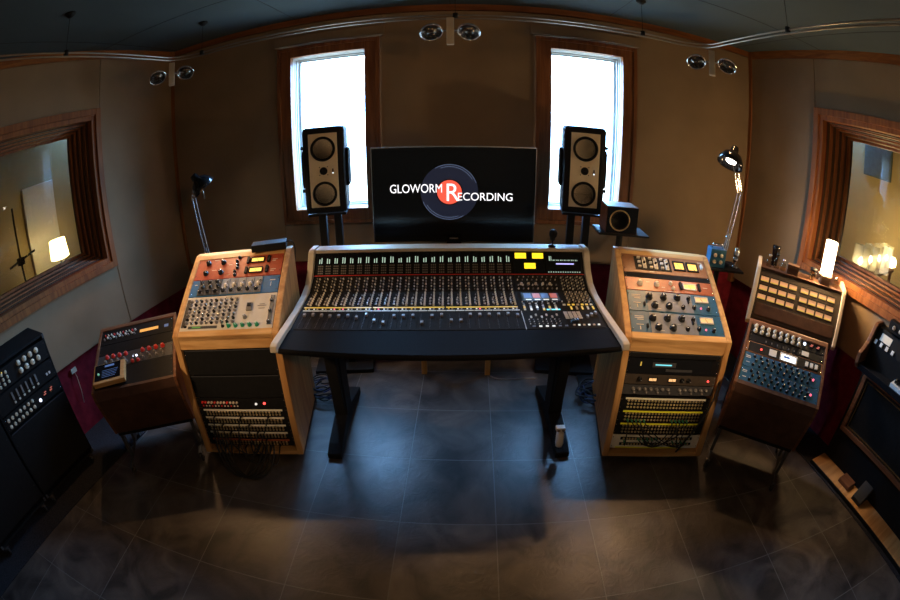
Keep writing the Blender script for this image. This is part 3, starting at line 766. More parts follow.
for i in range(5):
    h = .052; zz -= h+.001
    patchbay(LFL, zz, h, 'black pale striped patch bay, %s of five in left oak rack' % pos[i], 'cream_strip' if i < 4 else 'rust_panel', 2)
# ---- right sloped face
u = unit('blue_equalizer', 'blue compressor with six black knobs and a cream meter, lowest on the right sloped rack', 'compressor', UR, 0, .0, UW, .132, 'teal_panel')
v = unit('blue_equalizer', 'blue compressor with six black knobs just under the rust red unit', 'compressor', UR, 0, .135, UW, .132, 'teal_panel')
for u in (u, v):
    b = B(); b.box(-.165, .11, -.0048, -.004, .006, .126); obj('grey_insert', b, 'module_grey', u)
    for x, z in ((-.15, .09), (-.065, .093), (.02, .096)): knob(u, x, z, .018, 'black_knob', .024, name='large_knob')
    for x, z in ((-.125, .037), (-.04, .037)): knob(u, x, z, .018, 'black_knob', .024, name='large_knob')
    for x, z in ((.09, .095), (.045, .035), (.115, .04), (.205, .035)): knob(u, x, z, .011, 'black_knob', .02)
    for x, z in ((.085, .075), (-.185, .04)): button(u, x, z, 'black', .008, .02, .014, 'toggle_switch')
    meter(u, .175, .095, .085, .036, 'vu_amber', 'beige_knob')
    led(u, .16, .04, 'pink_led', .006)
    marks(u, [(-.225, .1, .05, .003), (-.225, .09, .05, .003), (-.22, .08, .035, .003), (-.225, .05, .04, .003), (-.225, .03, .004, .02), (-.1, .02, .02, .002), (0, .065, .02, .002)], 'cream_strip')
u = unit('rust_compressor', 'rust red compressor with one yellow meter and silver topped knobs on the right rack', 'compressor', UR, 0, .270, UW, .088, 'rust_panel')
for x in (-.19, -.09): knob(u, x, .045, .015, 'light_knob', .02); 
for x, z in ((.0, .06), (.01, .026)): knob(u, x, z, .010, 'light_knob', .016)
meter(u, .12, .045, .085, .042, 'vu_yellow', 'cream_strip')
for x in (.062, .182): button(u, x, .045, 'black', .013, .05, .014, 'meter_handle')
marks(u, [(.225, .05, .03, .003), (-.14, .06, .02, .002), (.0, .005, .1, .002), (-.05, .03, .02, .002)], 'cream_strip')
u = unit('vent_panel', 'thin dark vented strip between the brown and rust red units', 'rack panel', UR, 0, .360, UW, .034, 'matte_black', depth=.05)
u = unit('brown_preamplifier', 'brown preamplifier with black and white knobs and two yellow meters, topmost on the right rack', 'preamplifier', UR, 0, .396, UW, .145, 'brown_panel')
b = B(); b.box(-.2, .03, -.006, -.004, .02, .12); obj('insert', b, 'black', u)
for i in range(3):
    x = -.155+i*.072 
    for k in range(3): button(u, x-.018, .04+k*.034, 'light_knob' if k != 1 else 'white_plastic', .018, .01, .012, 'selector', y=-.006)
    button(u, x+.014, .07, 'cream_strip', .022, .075, .006, 'slider', y=-.006)
    for k in range(3): knob(u, x+.014, .045+k*.026, .007, 'black_knob' if k % 2 else 'light_knob', .014, y=-.01)
for x in (.085, .175): meter(u, x, .07, .078, .07, 'vu_yellow', 'black')
button(u, .238, .075, 'white_plastic', .012, .03, .02, 'toggle_switch'); marks(u, [(.238, .115, .03, .004), (-.1, .012, .03, .003)], 'cream_strip')
# ---- right lower bay
u = unit('effects_processor', 'black rack unit with a cyan display at the top of the right lower bay', 'effects unit', LFR, 0, ZB-.14, UW, .098, 'gloss_black')
b = B(); b.box(-.13, .005, -.0055, -.004, .045, .075); b.box(-.115, -.02, -.006, -.0055, .056, .064, mi=1); obj('display', b, ['dark_grey', 'cyan_display'], u)
b = B(); b.box(-.2, -.194, -.0055, -.004, .05, .075); obj('status_bar', b, 'button_yellow', u)
b = B(); b.box(-.05, .11, -.006, -.004, .020, .034); obj('key_row', b, 'dark_grey', u)
blank(LFR, ZB-.038, .032, 'narrow black filler panel above the cyan display unit')
u = unit('tube_compressor', 'dark brown unit with two small lit windows and red light under the cyan display', 'compressor', LFR, 0, ZB-.207, UW, .064, 'brown_dark_fabric')
for x in (-.115, .0): meter(u, x, .035, .05, .026, 'vu_amber', 'black')
for x in (-.19, .06, .1): knob(u, x, .035, .012, 'black_knob', .018)
led(u, .225, .032, 'led_red', .007)
u = unit('grey_equalizer', 'grey rack equalizer with two rows of small knobs in the right lower bay', 'equalizer', LFR, 0, ZB-.275, UW, .064, 'dark_grey')
for i in range(14):
    if i == 7: continue
    knob(u, -.215+i*.034, .04, .009, 'grey_knob', .014); 
    if i % 2 == 0: knob(u, -.205+i*.034, .018, .006, 'grey_knob', .012)
zz = ZB-.29
spec = [(.085, 'cream_strip', 3, 'dark patch bay with a cream top strip under the grey equalizer'), (.085, 'yellow_strip', 3, 'dark patch bay with a yellow strip and green plugs in the right lower bay'),
        (.085, 'yellow_strip', 3, 'dark patch bay with yellow strip below the green plugs')]
bays = []
for h, stp, rows, lab in spec:
    zz -= h+.002; bays.append((zz, patchbay(LFR, zz, h, lab, stp, rows)))
u = unit('patch_bay', 'cream faced patch bay lowest in the right oak rack', 'patch bay', LFR, 0, zz-.105, UW, .100, 'cream_strip')
for r in range(2):
    b = B(); b.box(-UW/2+.05, UW/2-.05, -.0055, -.004, .024+r*.04, .044+r*.04); obj('jack_field', b, 'matte_black', u)
    o = link('jack_row', jackmesh(24, UW-.12, .014), u, T(0, -.002, .034+r*.04)); o['kind'] = 'stuff'
b = B(); b.box(-UW/2+.03, UW/2-.1, -.0055, -.004, .002, .012); obj('label_strip', b, 'yellow_strip', u)
# plugs and patch cables
def cable(F, x0, z0, x1, z1, drop, label, group, mat='rubber', out=.07, plugmat=None, r=.0035, tip=None):
    t = thing('patch_cable', label, 'cable', F @ T(x0, 0, z0), group)
    dx, dz = x1-x0, z1-z0
    p = bez((0, -.03, 0), (dx*.05, -out*1.3, -drop*.5), (dx*.8, -out*1.3, dz-drop), (dx, -.03, dz), 16)
    b = B(); b.tube([(0, -.03, 0)]+p+[(dx, -.03, dz)], r, 6); obj('cord', b, mat, t)
    for q in ((0, 0), (dx, dz)):
        b = B(); b.cyl((q[0], -.005, q[1]), (q[0], -.034, q[1]), .006, 8, .0045); obj('plug', b, plugmat or 'black', t)
zg = bays[1][0]
for k, i in enumerate([0, 1, 2, 3, 4, 11, 12, 13, 14, 15]):
    x = -.21+i*.024
    cable(LFR, x, zg+.018, -.20+((k*7) % 15)*.027, -.0+.08+.02*(k % 2), .05+.012*(k % 4), 'black patch cable with green plug hanging across the right patch bays', 'green plugged patch cables on the right rack', plugmat='green_knob', out=.05+.004*k)
for k in range(9):
    x = -.18+k*.042
    z = ZB-.44-.052*(k % 4); x1 = -.16+((k*5) % 9)*.043
    cable(LFL, x, z, x1, .025+.012*(k % 3), .10+.02*(k % 4), 'black patch cable drooping from the left patch bays', 'patch cables on the left rack', out=.07+.006*k, r=.0042)
# loose loop of cables hanging below the left rack
for k in range(4):
    t = thing('cable_loop', 'thick black cable hanging in a loop below the left oak rack', 'cable', RL @ T(0, -.09, 0), 'cable loops below the left rack')
    b = B(); b.tube(bez((-.20+.02*k, .01, .25-.02*k), (-.20+.04*k, -.17-.02*k, -.07), (.05+.05*k, -.20, -.06+.01*k), (.12+.02*k, -.02, .16), 22), .0055, 7)
    obj('cord', b, 'rubber', t)
# silver tipped cable hanging at right of right rack
t = thing('power_cable', 'black cable running down the right side of the right oak rack', 'cable', RR @ T(.31, -.03, 0))
b = B(); b.tube(bez((0, .0, .55), (-.04, -.10, .42), (-.09, -.06, .25), (-.16, -.05, .05), 16)+[Vector((-.2, -.06, .012))], .006, 7); obj('cord', b, 'rubber', t)

# black box on top of left rack
t = thing('power_supply', 'long black electronics box lying on top of the left oak rack', 'power supply', RL @ T(.19, topy+.01, topz+.001) @ Matrix.Rotation(R(8), 4, 'Z'))
b = B(); b.box(-.11, .11, -.045, .055, .0, .045, bev=.004); obj('casing', b, 'black', t)
b = B(); b.tube(bez((.10, .0, .03), (.16, 0, .06), (.17, .03, .0), (.14, .08, -.12), 12), .0035, 6); obj('cord', b, 'rubber', t)

# ------------------------------------------------------------------ small tilted side racks
def side_rack(M, W, L, tilt, zf, label):
    """M: front centre on floor; face starts at height zf"""
    t = thing('side_rack', label, 'rack cabinet', M)
    s, c = math.sin(tilt), math.cos(tilt); ty, tz = L*s, zf+L*c
    prof = [(0, zf), (ty, tz), (ty+.02, tz), (ty-.05, .28), (.09, .28), (.0, zf-.06)]
    for sx in (-1, 1):
        b = B(); x0, x1 = (-W/2, -W/2+.018) if sx < 0 else (W/2-.018, W/2)
        b.prism(prof, x0, x1, bev=.003); obj('side_panel', b, 'walnut', t)
    b = B(); b.prism([(0, zf-.005), (.0, zf), (.018, zf+.018*c/s), (.018, zf-.03), (.11, .285), (.09, .285), (.0, zf-.06)], -W/2+.0185, W/2-.0185); obj('front_panel', b, 'brown_case', t)
    b = B(); b.prism([(ty-.02, tz-.02*c/s), (ty, tz), (ty+.018, tz), (ty-.052, .285), (ty-.072, .285)], -W/2+.0185, W/2-.0185); obj('back_panel', b, 'walnut', t)
    b = B(); b.box(-W/2+.02, W/2-.02, .095, ty-.075, .26, .278); obj('bottom_panel', b, 'black', t)
    for sx in (-1, 1):
        b = B(); b.box(sx*(W/2-.035)-.008, sx*(W/2-.035)+.008, .0, .45, .065, .08); b.box(sx*(W/2-.035)-.01, sx*(W/2-.035)+.01, .10, .14, .07, .26); b.box(sx*(W/2-.035)-.01, sx*(W/2-.035)+.01, .28, .32, .07, .26)
        obj('leg_frame', b, 'dark_grey', t)
        for yy in (.02, .43):
            c_ = B(); c_.torus(.02, .010, T(sx*(W/2-.035), yy, .03) @ EUL(0, R(90)), 16, 6); c_.lathe([(.014, -.007), (.014, .007)], T(sx*(W/2-.035), yy, .03) @ EUL(0, R(90)), 12, mi=1); c_.box(sx*(W/2-.035)-.015, sx*(W/2-.035)+.015, yy-.01, yy+.01, .045, .065, mi=1)
            obj('caster', c_, ['rubber', 'silver'], t)
    F = M @ T(0, 0, zf) @ Matrix(((1, 0, 0, 0), (0, c, s, 0), (0, -s, c, 0), (0, 0, 0, 1))) @ T(0, .010, .022)
    return F, t
ML = T(-1.765, 1.435, 0) @ Matrix.Rotation(R(31), 4, 'Z')
MR = T(1.762, 1.456, 0) @ Matrix.Rotation(R(-39), 4, 'Z')
SLF, _ = side_rack(ML, .60, .565, R(73), .64, 'low dark walnut rack on wheels left of left oak rack, with red knobs')
SRF, _ = side_rack(MR, .577, .44, R(58), .645, 'low dark walnut rack on wheels right of right oak rack, with blue units')
w = .556
u = unit('blank_panel', 'plain black panel with two silver screws at the bottom of the left walnut rack', 'rack panel', SLF, 0, .0, w, .165, 'black')
u = unit('red_knob_equalizer', 'black equalizer with red knobs in two groups on the left walnut rack', 'equalizer', SLF, 0, .168, w, .115, 'dark_grey')
for i in range(9):
    x = -.205+i*.048+(.03 if i > 3 else 0)
    if i < 4 or i > 4: knob(u, x, .092, .0135, 'red_knob', .018)
    knob(u, x-.01, .055, .009, 'grey_knob', .014); knob(u, x+.008, .028, .009, 'grey_knob', .014)
for x in (-.005, .035): knob(u, x, .015, .012, 'red_knob', .014)
for x in (.0, .02): led(u, x, .058, 'led_white', .007)
blk = unit('blank_panel', 'plain black panel between the two knob units of the left walnut rack', 'rack panel', SLF, 0, .286, w, .095, 'black')
u = unit('dark_preamplifier', 'black unit with tiny knobs and an orange display, topmost on the left walnut rack', 'rack unit', SLF, 0, .384, w, .14, 'black')
for i in range(11):
    knob(u, -.25+i*.024, .05+.012*(i % 2), .007, 'light_knob' if i % 2 else 'grey_knob', .012)
    knob(u, -.245+i*.024, .085, .006, 'light_knob' if i % 3 else 'red_knob', .012)
b = B(); b.box(.03, .17, -.0055, -.004, .05, .075); obj('display', b, 'orange_display', u)
b = B(); b.box(.215, .245, -.0055, -.004, .05, .075); obj('blue_display', b, 'screen_blue', u)
# tablet lying on the left walnut rack
t = thing('touch_controller', 'small dark touch display in a pale wooden frame lying on the left walnut rack', 'tablet', SLF @ T(-.155, -.045, .015) @ Matrix.Rotation(R(-3), 4, 'Y'))
b = B(); b.box(-.115, .115, 0, .035, 0, .155, bev=.004); obj('wooden_frame', b, 'rack_wood', t)
b = B(); b.box(-.104, .086, -.003, .002, .022, .148)
obj('screen', b, 'gloss_black', t)
b = B(); b.box(-.03, .04, -.0036, -.003, .12, .135); 
for i in range(5): b.box(-.05, .05+.005*i, -.0036, -.003, .04+i*.013, .042+i*.013)
obj('screen_graphics', b, 'screen_blue', t)
led(t, -.075, .07, 'led_green', .008)
# right walnut rack
w = .535
labs = ['lowest', 'second from the bottom']
for k in range(2):
    u = unit('blue_channel_equalizer', 'dark blue equalizer crowded with black knobs, %s on right walnut rack' % labs[k], 'equalizer', SRF, 0, .0+k*.098, w, .096, 'teal_panel')
    for i in range(10):
        for j in range(3):
            knob(u, -.20+i*.042+(j % 2)*.014, .02+j*.028, .0085, 'black_knob', .016)
    led(u, .215, .05, 'pink_led', .0075)
    marks(u, [(-.24, .07, .03, .003), (-.24, .06, .03, .003), (-.235, .03, .025, .003)], 'cream_strip')
u = unit('display_processor', 'black rack unit with a bright blue white screen on the right walnut rack', 'rack unit', SRF, 0, .197, w, .075, 'brown_panel')
b = B(); b.box(-.255, .255, -.0055, -.004, .006, .069); obj('dark_insert', b, 'black', u)
b = B(); b.box(-.04, .08, -.008, -.0055, .008, .062, mi=0); b.box(-.03, .07, -.0085, -.008, .014, .05, mi=1); b.box(-.015, .03, -.009, -.0085, .028, .044, mi=2); obj('display', b, ['cream_strip', 'led_white', 'screen_blue'], u)
b = B(); b.box(-.115, -.065, -.008, -.0055, .015, .058); obj('pale_key', b, 'cream_strip', u)
led(u, -.17, .035, 'led_red', .007)
for i in range(3): button(u, .15+i*.035, .035, 'cream_strip', .02, .03, .01)
u = unit('dark_compressor', 'black rack unit with faint markings and one pale badge above the blue white screen', 'rack unit', SRF, 0, .275, w, .05, 'black')
for i in range(7): button(u, -.15+i*.04, .02, 'grey_knob', .006, .012)
button(u, .13, .025, 'cream_strip', .05, .03, .004, 'badge')
u = unit('beige_knob_preamplifier', 'black preamp with two rows of beige knobs and red gauges, topmost on right walnut rack', 'preamplifier', SRF, 0, .328, w, .075, 'black')
for i in range(8):
    for j in range(2): knob(u, -.235+i*.044, .02+j*.034, .0125, 'beige_knob', .016)
led(u, .115, .04, 'led_white', .010)
for x in (.165, .215):
    b = B(); b.lathe([(.018, 0), (.018, .003), (0, .003)], T(x, -.004, .04) @ RX, 16, False); b.box(x-.012, x+.008, -.009, -.007, .034, .039, mi=1); b.box(x-.004, x+.012, -.009, -.007, .043, .049, mi=1); obj('gauge', b, ['gloss_black', 'gauge_red'], u)

# ------------------------------------------------------------------ tape machine with 24 lit meters
MT = T(2.19, 1.905, 0) @ Matrix.Rotation(R(-39.3), 4, 'Z')
t = thing('tape_machine', 'tape machine with cream sides and three rows of lit meters under the right window', 'tape machine', MT)
W_ = .66; tl = R(26.7); s, c = math.sin(tl), math.cos(tl); zb = .81; Lm = .326
ty, tz = Lm*s, zb+Lm*c
for sx in (-1, 1):
    b = B(); x0, x1 = (-W_/2-.03, -W_/2) if sx < 0 else (W_/2, W_/2+.03)
    b.prism([(-.02, zb-.02), (ty-.02, tz+.01), (ty, tz+.03), (ty+.16, tz+.05), (ty+.18, zb-.05), (.0, zb-.05)], x0, x1, bev=.006); obj('side_cheek', b, 'cream_wood', t)
b = B(); b.prism([(0, zb), (ty, tz), (ty+.17, tz+.0), (ty+.17, zb-.05), (.0, zb-.05)], -W_/2, W_/2); obj('meter_housing', b, 'brown_dark_fabric', t)
b = B(); b.prism([(.02, .06), (.02, zb-.055), (.22, zb-.055), (.22, .06)], -W_/2+.0, W_/2-.0); obj('machine_body', b, 'matte_black', t)
b = B(); b.box(-W_/2, W_/2, ty-.005, ty+.17, tz+.001, tz+.014, bev=.003); obj('top_shelf', b, 'brown_case', t)
F = MT @ T(0, 0, zb) @ Matrix(((1, 0, 0, 0), (0, c, s, 0), (0, -s, c, 0), (0, 0, 0, 1)))
FT = T(0, 0, zb) @ Matrix(((1, 0, 0, 0), (0, c, s, 0), (0, -s, c, 0), (0, 0, 0, 1)))
for j in range(3):
    for i in range(8):
        x = -.285+i*.0735+(.02 if i > 3 else 0); z = .265-j*.06
        b = B(); b.box(-.030, .030, -.003, 0, -.017, .017)
        b.box(-.031, .031, -.006, 0, .014, .020, mi=1); b.box(-.028, .028, -.0035, -.003, -.0165, -.010, mi=2)
        obj('level_meter', b, ['meter_lamp', 'black', 'button_yellow'], t, FT @ T(x, 0, z))
b = B(); b.box(-.31, .31, -.004, 0, .02, .10, FT, bev=.002); obj('lower_panel', b, 'brown_case', t)
# items on the shelf
def on_shelf(x, y): return MT @ T(x, ty+y, tz+.0145)
def bottle(x, y, r, h, lab, cap='black'):
    t = thing('glass_bottle', lab, 'bottle', on_shelf(x, y), 'bottles on the tape machine')
    b = B(); b.lathe([(r*.9, 0), (r, .004), (r, h*.7), (r*.4, h*.84), (r*.38, h), (0, h)], None, 16); obj('body', b, 'bottle_glass', t)
    b = B(); b.lathe([(r*.5, h+.0005), (r*.5, h*1.2), (0, h*1.2)], None, 12); obj('cap', b, cap, t)
bottle(-.275, .06, .022, .07, 'short clear jar at the left end of the tape machine top', 'silver')
bottle(-.215, .08, .024, .085, 'clear bottle with black cap, second on the tape machine top')
bottle(-.165, .06, .020, .065, 'small clear bottle beside the dark box on the tape machine top', 'silver')
t = thing('black_tub', 'black lidded cup standing behind the clear bottles on the tape machine', 'cup', on_shelf(-.235, .135))
b = B(); b.lathe([(.026, 0), (.03, .115), (.032, .116), (.032, .14), (0, .142)], None, 18); obj('cup', b, 'gloss_black', t)
for x, wd, hh, lab in ((-.09, .09, .065, 'long dark brown box in the middle of the tape machine top'), (.175, .075, .06, 'small dark box nearest the lantern on the tape machine top')):
    t = thing('small_box', lab, 'box', on_shelf(x, .035)); b = B(); b.box(-wd/2, wd/2, -.03, .03, 0, hh, bev=.003); obj('carton', b, 'wicker', t)
    b = B(); b.box(-wd*.35, wd*.35, -.031, -.030, hh*.25, hh*.7); obj('panel', b, 'brown_case', t)
t = thing('votive_glass', 'dark glass tumbler between the two boxes on the tape machine', 'glass', on_shelf(.075, .06))
b = B(); b.lathe([(.022, 0), (.026, .06), (.024, .06), (.02, .005), (0, .005)], None, 18); obj('tumbler', b, 'bottle_glass', t)
b = B(); b.lathe([(.027, .061), (.027, .08), (0, .082)], None, 18); obj('lid', b, 'black', t)
t = thing('perfume_bottle', 'small dark glass bottle at the right end of the tape machine top', 'bottle', on_shelf(.27, .05))
b = B(); b.box(-.02, .02, -.015, .015, 0, .05, bev=.004); obj('body', b, 'bottle_glass', t)
b = B(); b.lathe([(.009, .0505), (.009, .07), (0, .07)], None, 12); obj('cap', b, 'silver', t)
# lantern on window sill behind
lp = thing('table_lantern', 'glowing white cylinder lamp standing at the back of the tape machine top', 'lamp', T(2.495, 1.985, 1.117))
b = B(); b.lathe([(.05, 0), (.05, .012), (.012, .02), (.012, .04), (.06, .045), (.06, .055), (0, .055)], None, 24); obj('base', b, 'cream_paint', lp)
b = B(); b.lathe([(.046, .056), (.048, .06), (.048, .28), (.044, .285), (0, .285)], None, 28); obj('lamp_shade', b, 'lantern_glow', lp)

# ------------------------------------------------------------------ articulated lamps
def arm_lamp(base, name, label, elbow, head, hdir, lit, foot_r=.08):
    t = thing(name, label, 'lamp', T(*base))
    bx, by, bz = base; E = Vector(elbow)-Vector(base); H = Vector(head)-Vector(base)
    b = B(); b.lathe([(foot_r, 0), (foot_r, .012), (.02, .02), (.012, .05), (0, .05)], None, 20); obj('base', b, 'black', t)
    for a, c_ in ((Vector((0, 0, .04)), E), (E, H)):
        b = B(); d = (c_-a).normalized(); sd = d.cross(Vector((0, 1, 0))).normalized()*.019
        b.cyl(a+sd, c_+sd*.8, .0042, 8); b.cyl(a-sd, c_-sd*.8, .0042, 8)
        for q in (.0, .33, 1.): p = a.lerp(c_, q); b.cyl(p-sd*1.2, p+sd*1.2, .005, 8)
        p = a.lerp(c_, .06); q = a.lerp(c_, .38); b.cyl(p, q, .007, 8)
        obj('arm', b, 'silver', t)
    hd = Vector(hdir).normalized(); M = Matrix.Translation(H) @ hd.to_track_quat('Z', 'Y').to_matrix().to_4x4()
    if True: M = M @ Matrix.Scale(1.3, 4)
    b = B(); b.lathe([(.018, -.045), (.022, -.03), (.024, -.012), (.05, .004), (.068, .035), (.074, .062), (.071, .062), (.064, .035), (.046, .008), (0, .004)], M, 28); sh = obj('lamp_shade', b, 'gloss_black', t)
    b = B(); b.lathe([(0, .008), (.02, .012), (.03, .03), (.028, .046), (0, .056)], M, 16); obj('bulb', b, 'lamp_inner' if lit else 'white_plastic', sh)
    b = B(); b.cyl(H+hd*.02+Vector((.03, 0, 0)), H+hd*.02+Vector((.03, 0, -.12)), .004, 8); obj('handle', b, 'chrome', t)
    return H+Vector(base), hd
LH = arm_lamp((-1.80, 2.62, .80), 'articulated_lamp', 'chrome articulated lamp with small dark shade behind the left oak rack', (-1.885, 2.62, 1.46), (-1.80, 2.58, 1.58), (.55, .30, -.8), True)
RH = arm_lamp((1.86, 2.50, 1.03), 'articulated_lamp', 'lit chrome articulated lamp bending over the shelf at the right corner', (1.93, 2.50, 1.55), (1.80, 2.44, 1.80), (-.42, -.20, -.88), True, .06)
t = thing('lamp_side_stand', 'black tripod stand behind the left oak rack carrying a chrome lamp', 'stand', T(-1.80, 2.62, 0))
b = B(); b.cyl((0, 0, .1), (0, 0, .785), .015); obj('pole', b, 'black', t)
b = B(); b.lathe([(.1, .786), (.1, .798), (0, .798)], None, 20); obj('top', b, 'black', t)
for k in range(3):
    a = R(30+120*k); b = B(); b.cyl((0, 0, .2), (.25*math.cos(a), .25*math.sin(a), .01), .009); obj('leg', b, 'black', t)
# shelf stand with blue box and bottles
st = thing('shelf_stand', 'black pole stand with a flat tray between the right oak rack and the corner', 'stand', T(1.83, 2.50, 0))
b = B(); b.box(-.17, .17, -.12, .12, 1.008, 1.024, M=Matrix.Rotation(R(-10), 4, 'Z'), bev=.004); obj('tray', b, 'black', st)
b = B(); b.cyl((0, 0, .02), (0, 0, 1.008), .02); obj('pole', b, 'black', st)
b = B(); b.box(-.11, .15, -.12, .12, 0, .02); obj('base_plate', b, 'black', st)
t = thing('monitor_controller', 'small blue box with four silver knobs standing on the corner tray', 'controller', T(1.765, 2.42, 1.026) @ Matrix.Rotation(R(-14), 4, 'Z'))
b = B(); b.box(-.06, .06, 0, .10, 0, .125, bev=.003); obj('casing', b, 'teal_panel', t)
for x in (-.025, .025):
    for z in (.04, .085): knob(t, x, z, .012, 'light_knob', .016, y=0)
b = B(); b.tube([(-.04, .05, .125), (-.04, .05, .15), (.04, .05, .15), (.04, .05, .125)], .006, 8); obj('handle', b, 'chrome', t)
t = thing('chrome_microphone', 'shiny chrome microphone standing at the right end of the corner tray', 'microphone', T(1.945, 2.445, 1.026))
b = B(); b.lathe([(.03, 0), (.03, .008), (.006, .014), (.006, .04), (.02, .045), (.022, .08), (0, .08)], None, 16); obj('body', b, 'chrome', t)
b = B(); b.lathe([(.021, .0805), (.025, .10), (.022, .13), (.012, .145), (0, .147)], None, 16); obj('grille', b, 'silver', t)

# ------------------------------------------------------------------ left road case racks
WL = wallframe('left')
def case_rack(M, label, H, parts):
    t = thing('road_case_rack', label, 'rack cabinet', M)
    b = B(); b.box(-.284, -.274, .0, .30, .075, H); b.box(.274, .284, .0, .30, .075, H); b.box(-.274, .274, .0, .30, .075, .09); b.box(-.274, .274, .0, .30, H-.015, H); b.box(-.274, .274, .29, .30, .09, H-.015); b2 = obj('case_shell', b, 'matte_black', t)
    for x in (-.275, .275):
        for z in (.09, H-.015):
            b = B(); b.box(x-.0095, x+.0095, -.006, .0, z-.014, z+.014, bev=.003); obj('corner_fitting', b, 'dark_grey', t)
    for sx in (-.24, .24):
        for yy in (.012, .26):
            c_ = B(); c_.torus(.022, .010, T(sx, yy, .034) @ EUL(0, R(90)), 16, 6, mi=0); c_.lathe([(.016, -.008), (.016, .008)], T(sx, yy, .034) @ EUL(0, R(90)), 12, mi=1); c_.box(sx-.02, sx+.02, yy-.016, yy+.016, .05, .075, mi=1)
            obj('caster', c_, ['rubber', 'silver'], t)
    return t
ang = math.atan2(-.14, -1)   # direction along the wall towards the viewer
def casem(s):    # s along wall from the far end
    # local x runs away from viewer (left to right as seen from the room), y into the wall
    d = Vector((.13, .9915, 0)); n = Vector((-.9915, .13, 0)); o = Vector((-2.434, 1.333, 0)) - d*s
    return Matrix(((d.x, n.x, 0, o.x), (d.y, n.y, 0, o.y), (0, 0, 1, 0), (0, 0, 0, 1)))
C1 = casem(.30); C2 = casem(.885)
case_rack(C1, 'black road case rack by the left wall nearer the corner with beige knob units', .985, None)
case_rack(C2, 'black road case rack on wheels at the left edge, nearer the viewer', .985, None)
cw = .54
F1 = C1 @ T(0, .002, 0); F2 = C2 @ T(0, .002, 0)
u = unit('tube_preamplifier', 'black unit with large cream knobs in two rows, topmost in the farther road case', 'preamplifier', F1, 0, .83, cw, .12, 'black')
for i in range(4):
    for j in range(2): knob(u, .02+i*.055, .038+j*.05, .016, 'beige_knob', .018, name='large_knob')
for i in range(4):
    for j in range(3): knob(u, -.22+i*.04, .03+j*.03, .009, 'beige_knob', .016)
led(u, -.13, .1, 'button_yellow', .005)
u = unit('fader_unit', 'black unit with small sliders below the cream knobs in the farther road case', 'rack unit', F1, 0, .70, cw, .12, 'black')
for i in range(6): button(u, -.12+i*.045, .07, 'grey_knob', .012, .05, .01, 'slider'); button(u, -.12+i*.045, .03, 'beige_knob', .014, .010, .012, 'slider_cap')
for x in (.2, .225): button(u, x, .045, 'white_plastic', .012, .014, .008, 'toggle_switch')
u = unit('gauge_preamplifier', 'black unit with beige knobs, white light and red gauges in the farther road case', 'preamplifier', F1, 0, .595, cw, .095, 'black')
for i in range(7):
    for j in range(2): knob(u, -.235+i*.040, .026+j*.042, .0105, 'beige_knob', .014)
led(u, .07, .035, 'led_white', .011)
for x in (.125, .185):
    b = B(); b.lathe([(.022, 0), (.022, .003), (0, .003)], T(x, -.004, .055) @ RX, 16, False); b.box(x-.014, x+.008, -.009, -.007, .046, .052, mi=1); b.box(x-.004, x+.014, -.009, -.007, .058, .064, mi=1); obj('gauge', b, ['gloss_black', 'gauge_red'], u)
blank(F1, .12, .46, 'large plain black door below the lit units of the farther road case')
u = unit('power_amplifier', 'black unit with a few small pale knobs in the nearer road case', 'amplifier', F2, 0, .70, cw, .15, 'black')
for i in range(5): knob(u, .0+i*.05, .05, .011, 'beige_knob', .016); knob(u, .0+i*.05, .11, .009, 'beige_knob', .016)
blank(F2, .12, .56, 'large plain black door of the nearer road case')
# wall sockets, power strip on the left
t = thing('wall_socket', 'small cream socket with a hanging pale cord on the red wall by the road case', 'socket', WL @ T(1.62, -.012, .50) )
b = B(); b.box(-.03, .03, -.015, 0, -.018, .018, bev=.003); obj('plate', b, 'cream_paint', t)
b = B(); b.tube([(.0, -.012, -.01), (.0, -.03, -.05), (.01, -.03, -.16), (.03, -.02, -.26)], .0025, 6); obj('cord', b, 'cream_paint', t)

# ------------------------------------------------------------------ organ at the right
MO = Matrix(((.156, .9877, 0, 2.49), (-.9877, .156, 0, 1.44), (0, 0, 1, 0), (0, 0, 0, 1)))   # x towards the viewer, y into the wall
org = thing('electric_organ', 'black cabinet organ with framed front panel on a wooden pedal platform at the right wall', 'organ', MO)
OL = 1.25
b = B(); b.box(0, OL, .0, .34, .004, .034, bev=.005); obj('platform', b, 'pine', org)
b = B(); b.box(-.006, OL+.006, -.012, .0, .0, .03, bev=.003); obj('platform_edge', b, 'black', org)
b = B(); b.box(.0, OL, .17, .34, .036, .74); obj('cabinet', b, 'matte_black', org)
fr = B()
for z in (.30, .72): fr.box(.03, OL, .145, .17, z-.018, z+.018, bev=.004)
for x in (.045, OL-.03): fr.box(x-.018, x+.018, .145, .17, .318, .702, bev=.004)
obj('front_frame', fr, 'walnut', org)
gf = B()
gf.box(.08, OL-.05, .150, .158, .332, .338); gf.box(.08, OL-.05, .150, .158, .677, .683); gf.box(.08, .086, .150, .158, .335, .68)
obj('gold_beading', gf, 'brass', org)
b = B(); b.box(.08, OL-.05, .158, .17, .335, .68); obj('grille_cloth', b, 'black', org)
for sx in (0,):
    b = B(); b.prism([(.03, .76), (.0, .80), (.0, .865), (.05, .90), (.09, .93), (.14, 1.03), (.17, 1.05), (.34, 1.05), (.34, .76)], -.028, .0, M=None, bev=.005); obj('end_cheek', b, 'walnut', org)
b = B(); b.box(.0, OL, .02, .34, .76, .80, bev=.004); obj('key_bed', b, 'gloss_black', org)
b = B(); b.prism([(.13, .80), (.13, .93), (.19, 1.03), (.34, 1.04), (.34, .80)], .0, OL); obj('console_back', b, 'black', org)
wk = B().box(-.0112, .0112, 0, .10, 0, .025, bev=.001).mesh('white_key', 'white_plastic'); bk = B().box(-.006, .006, 0, .065, 0, .012).mesh('black_key', 'gloss_black')
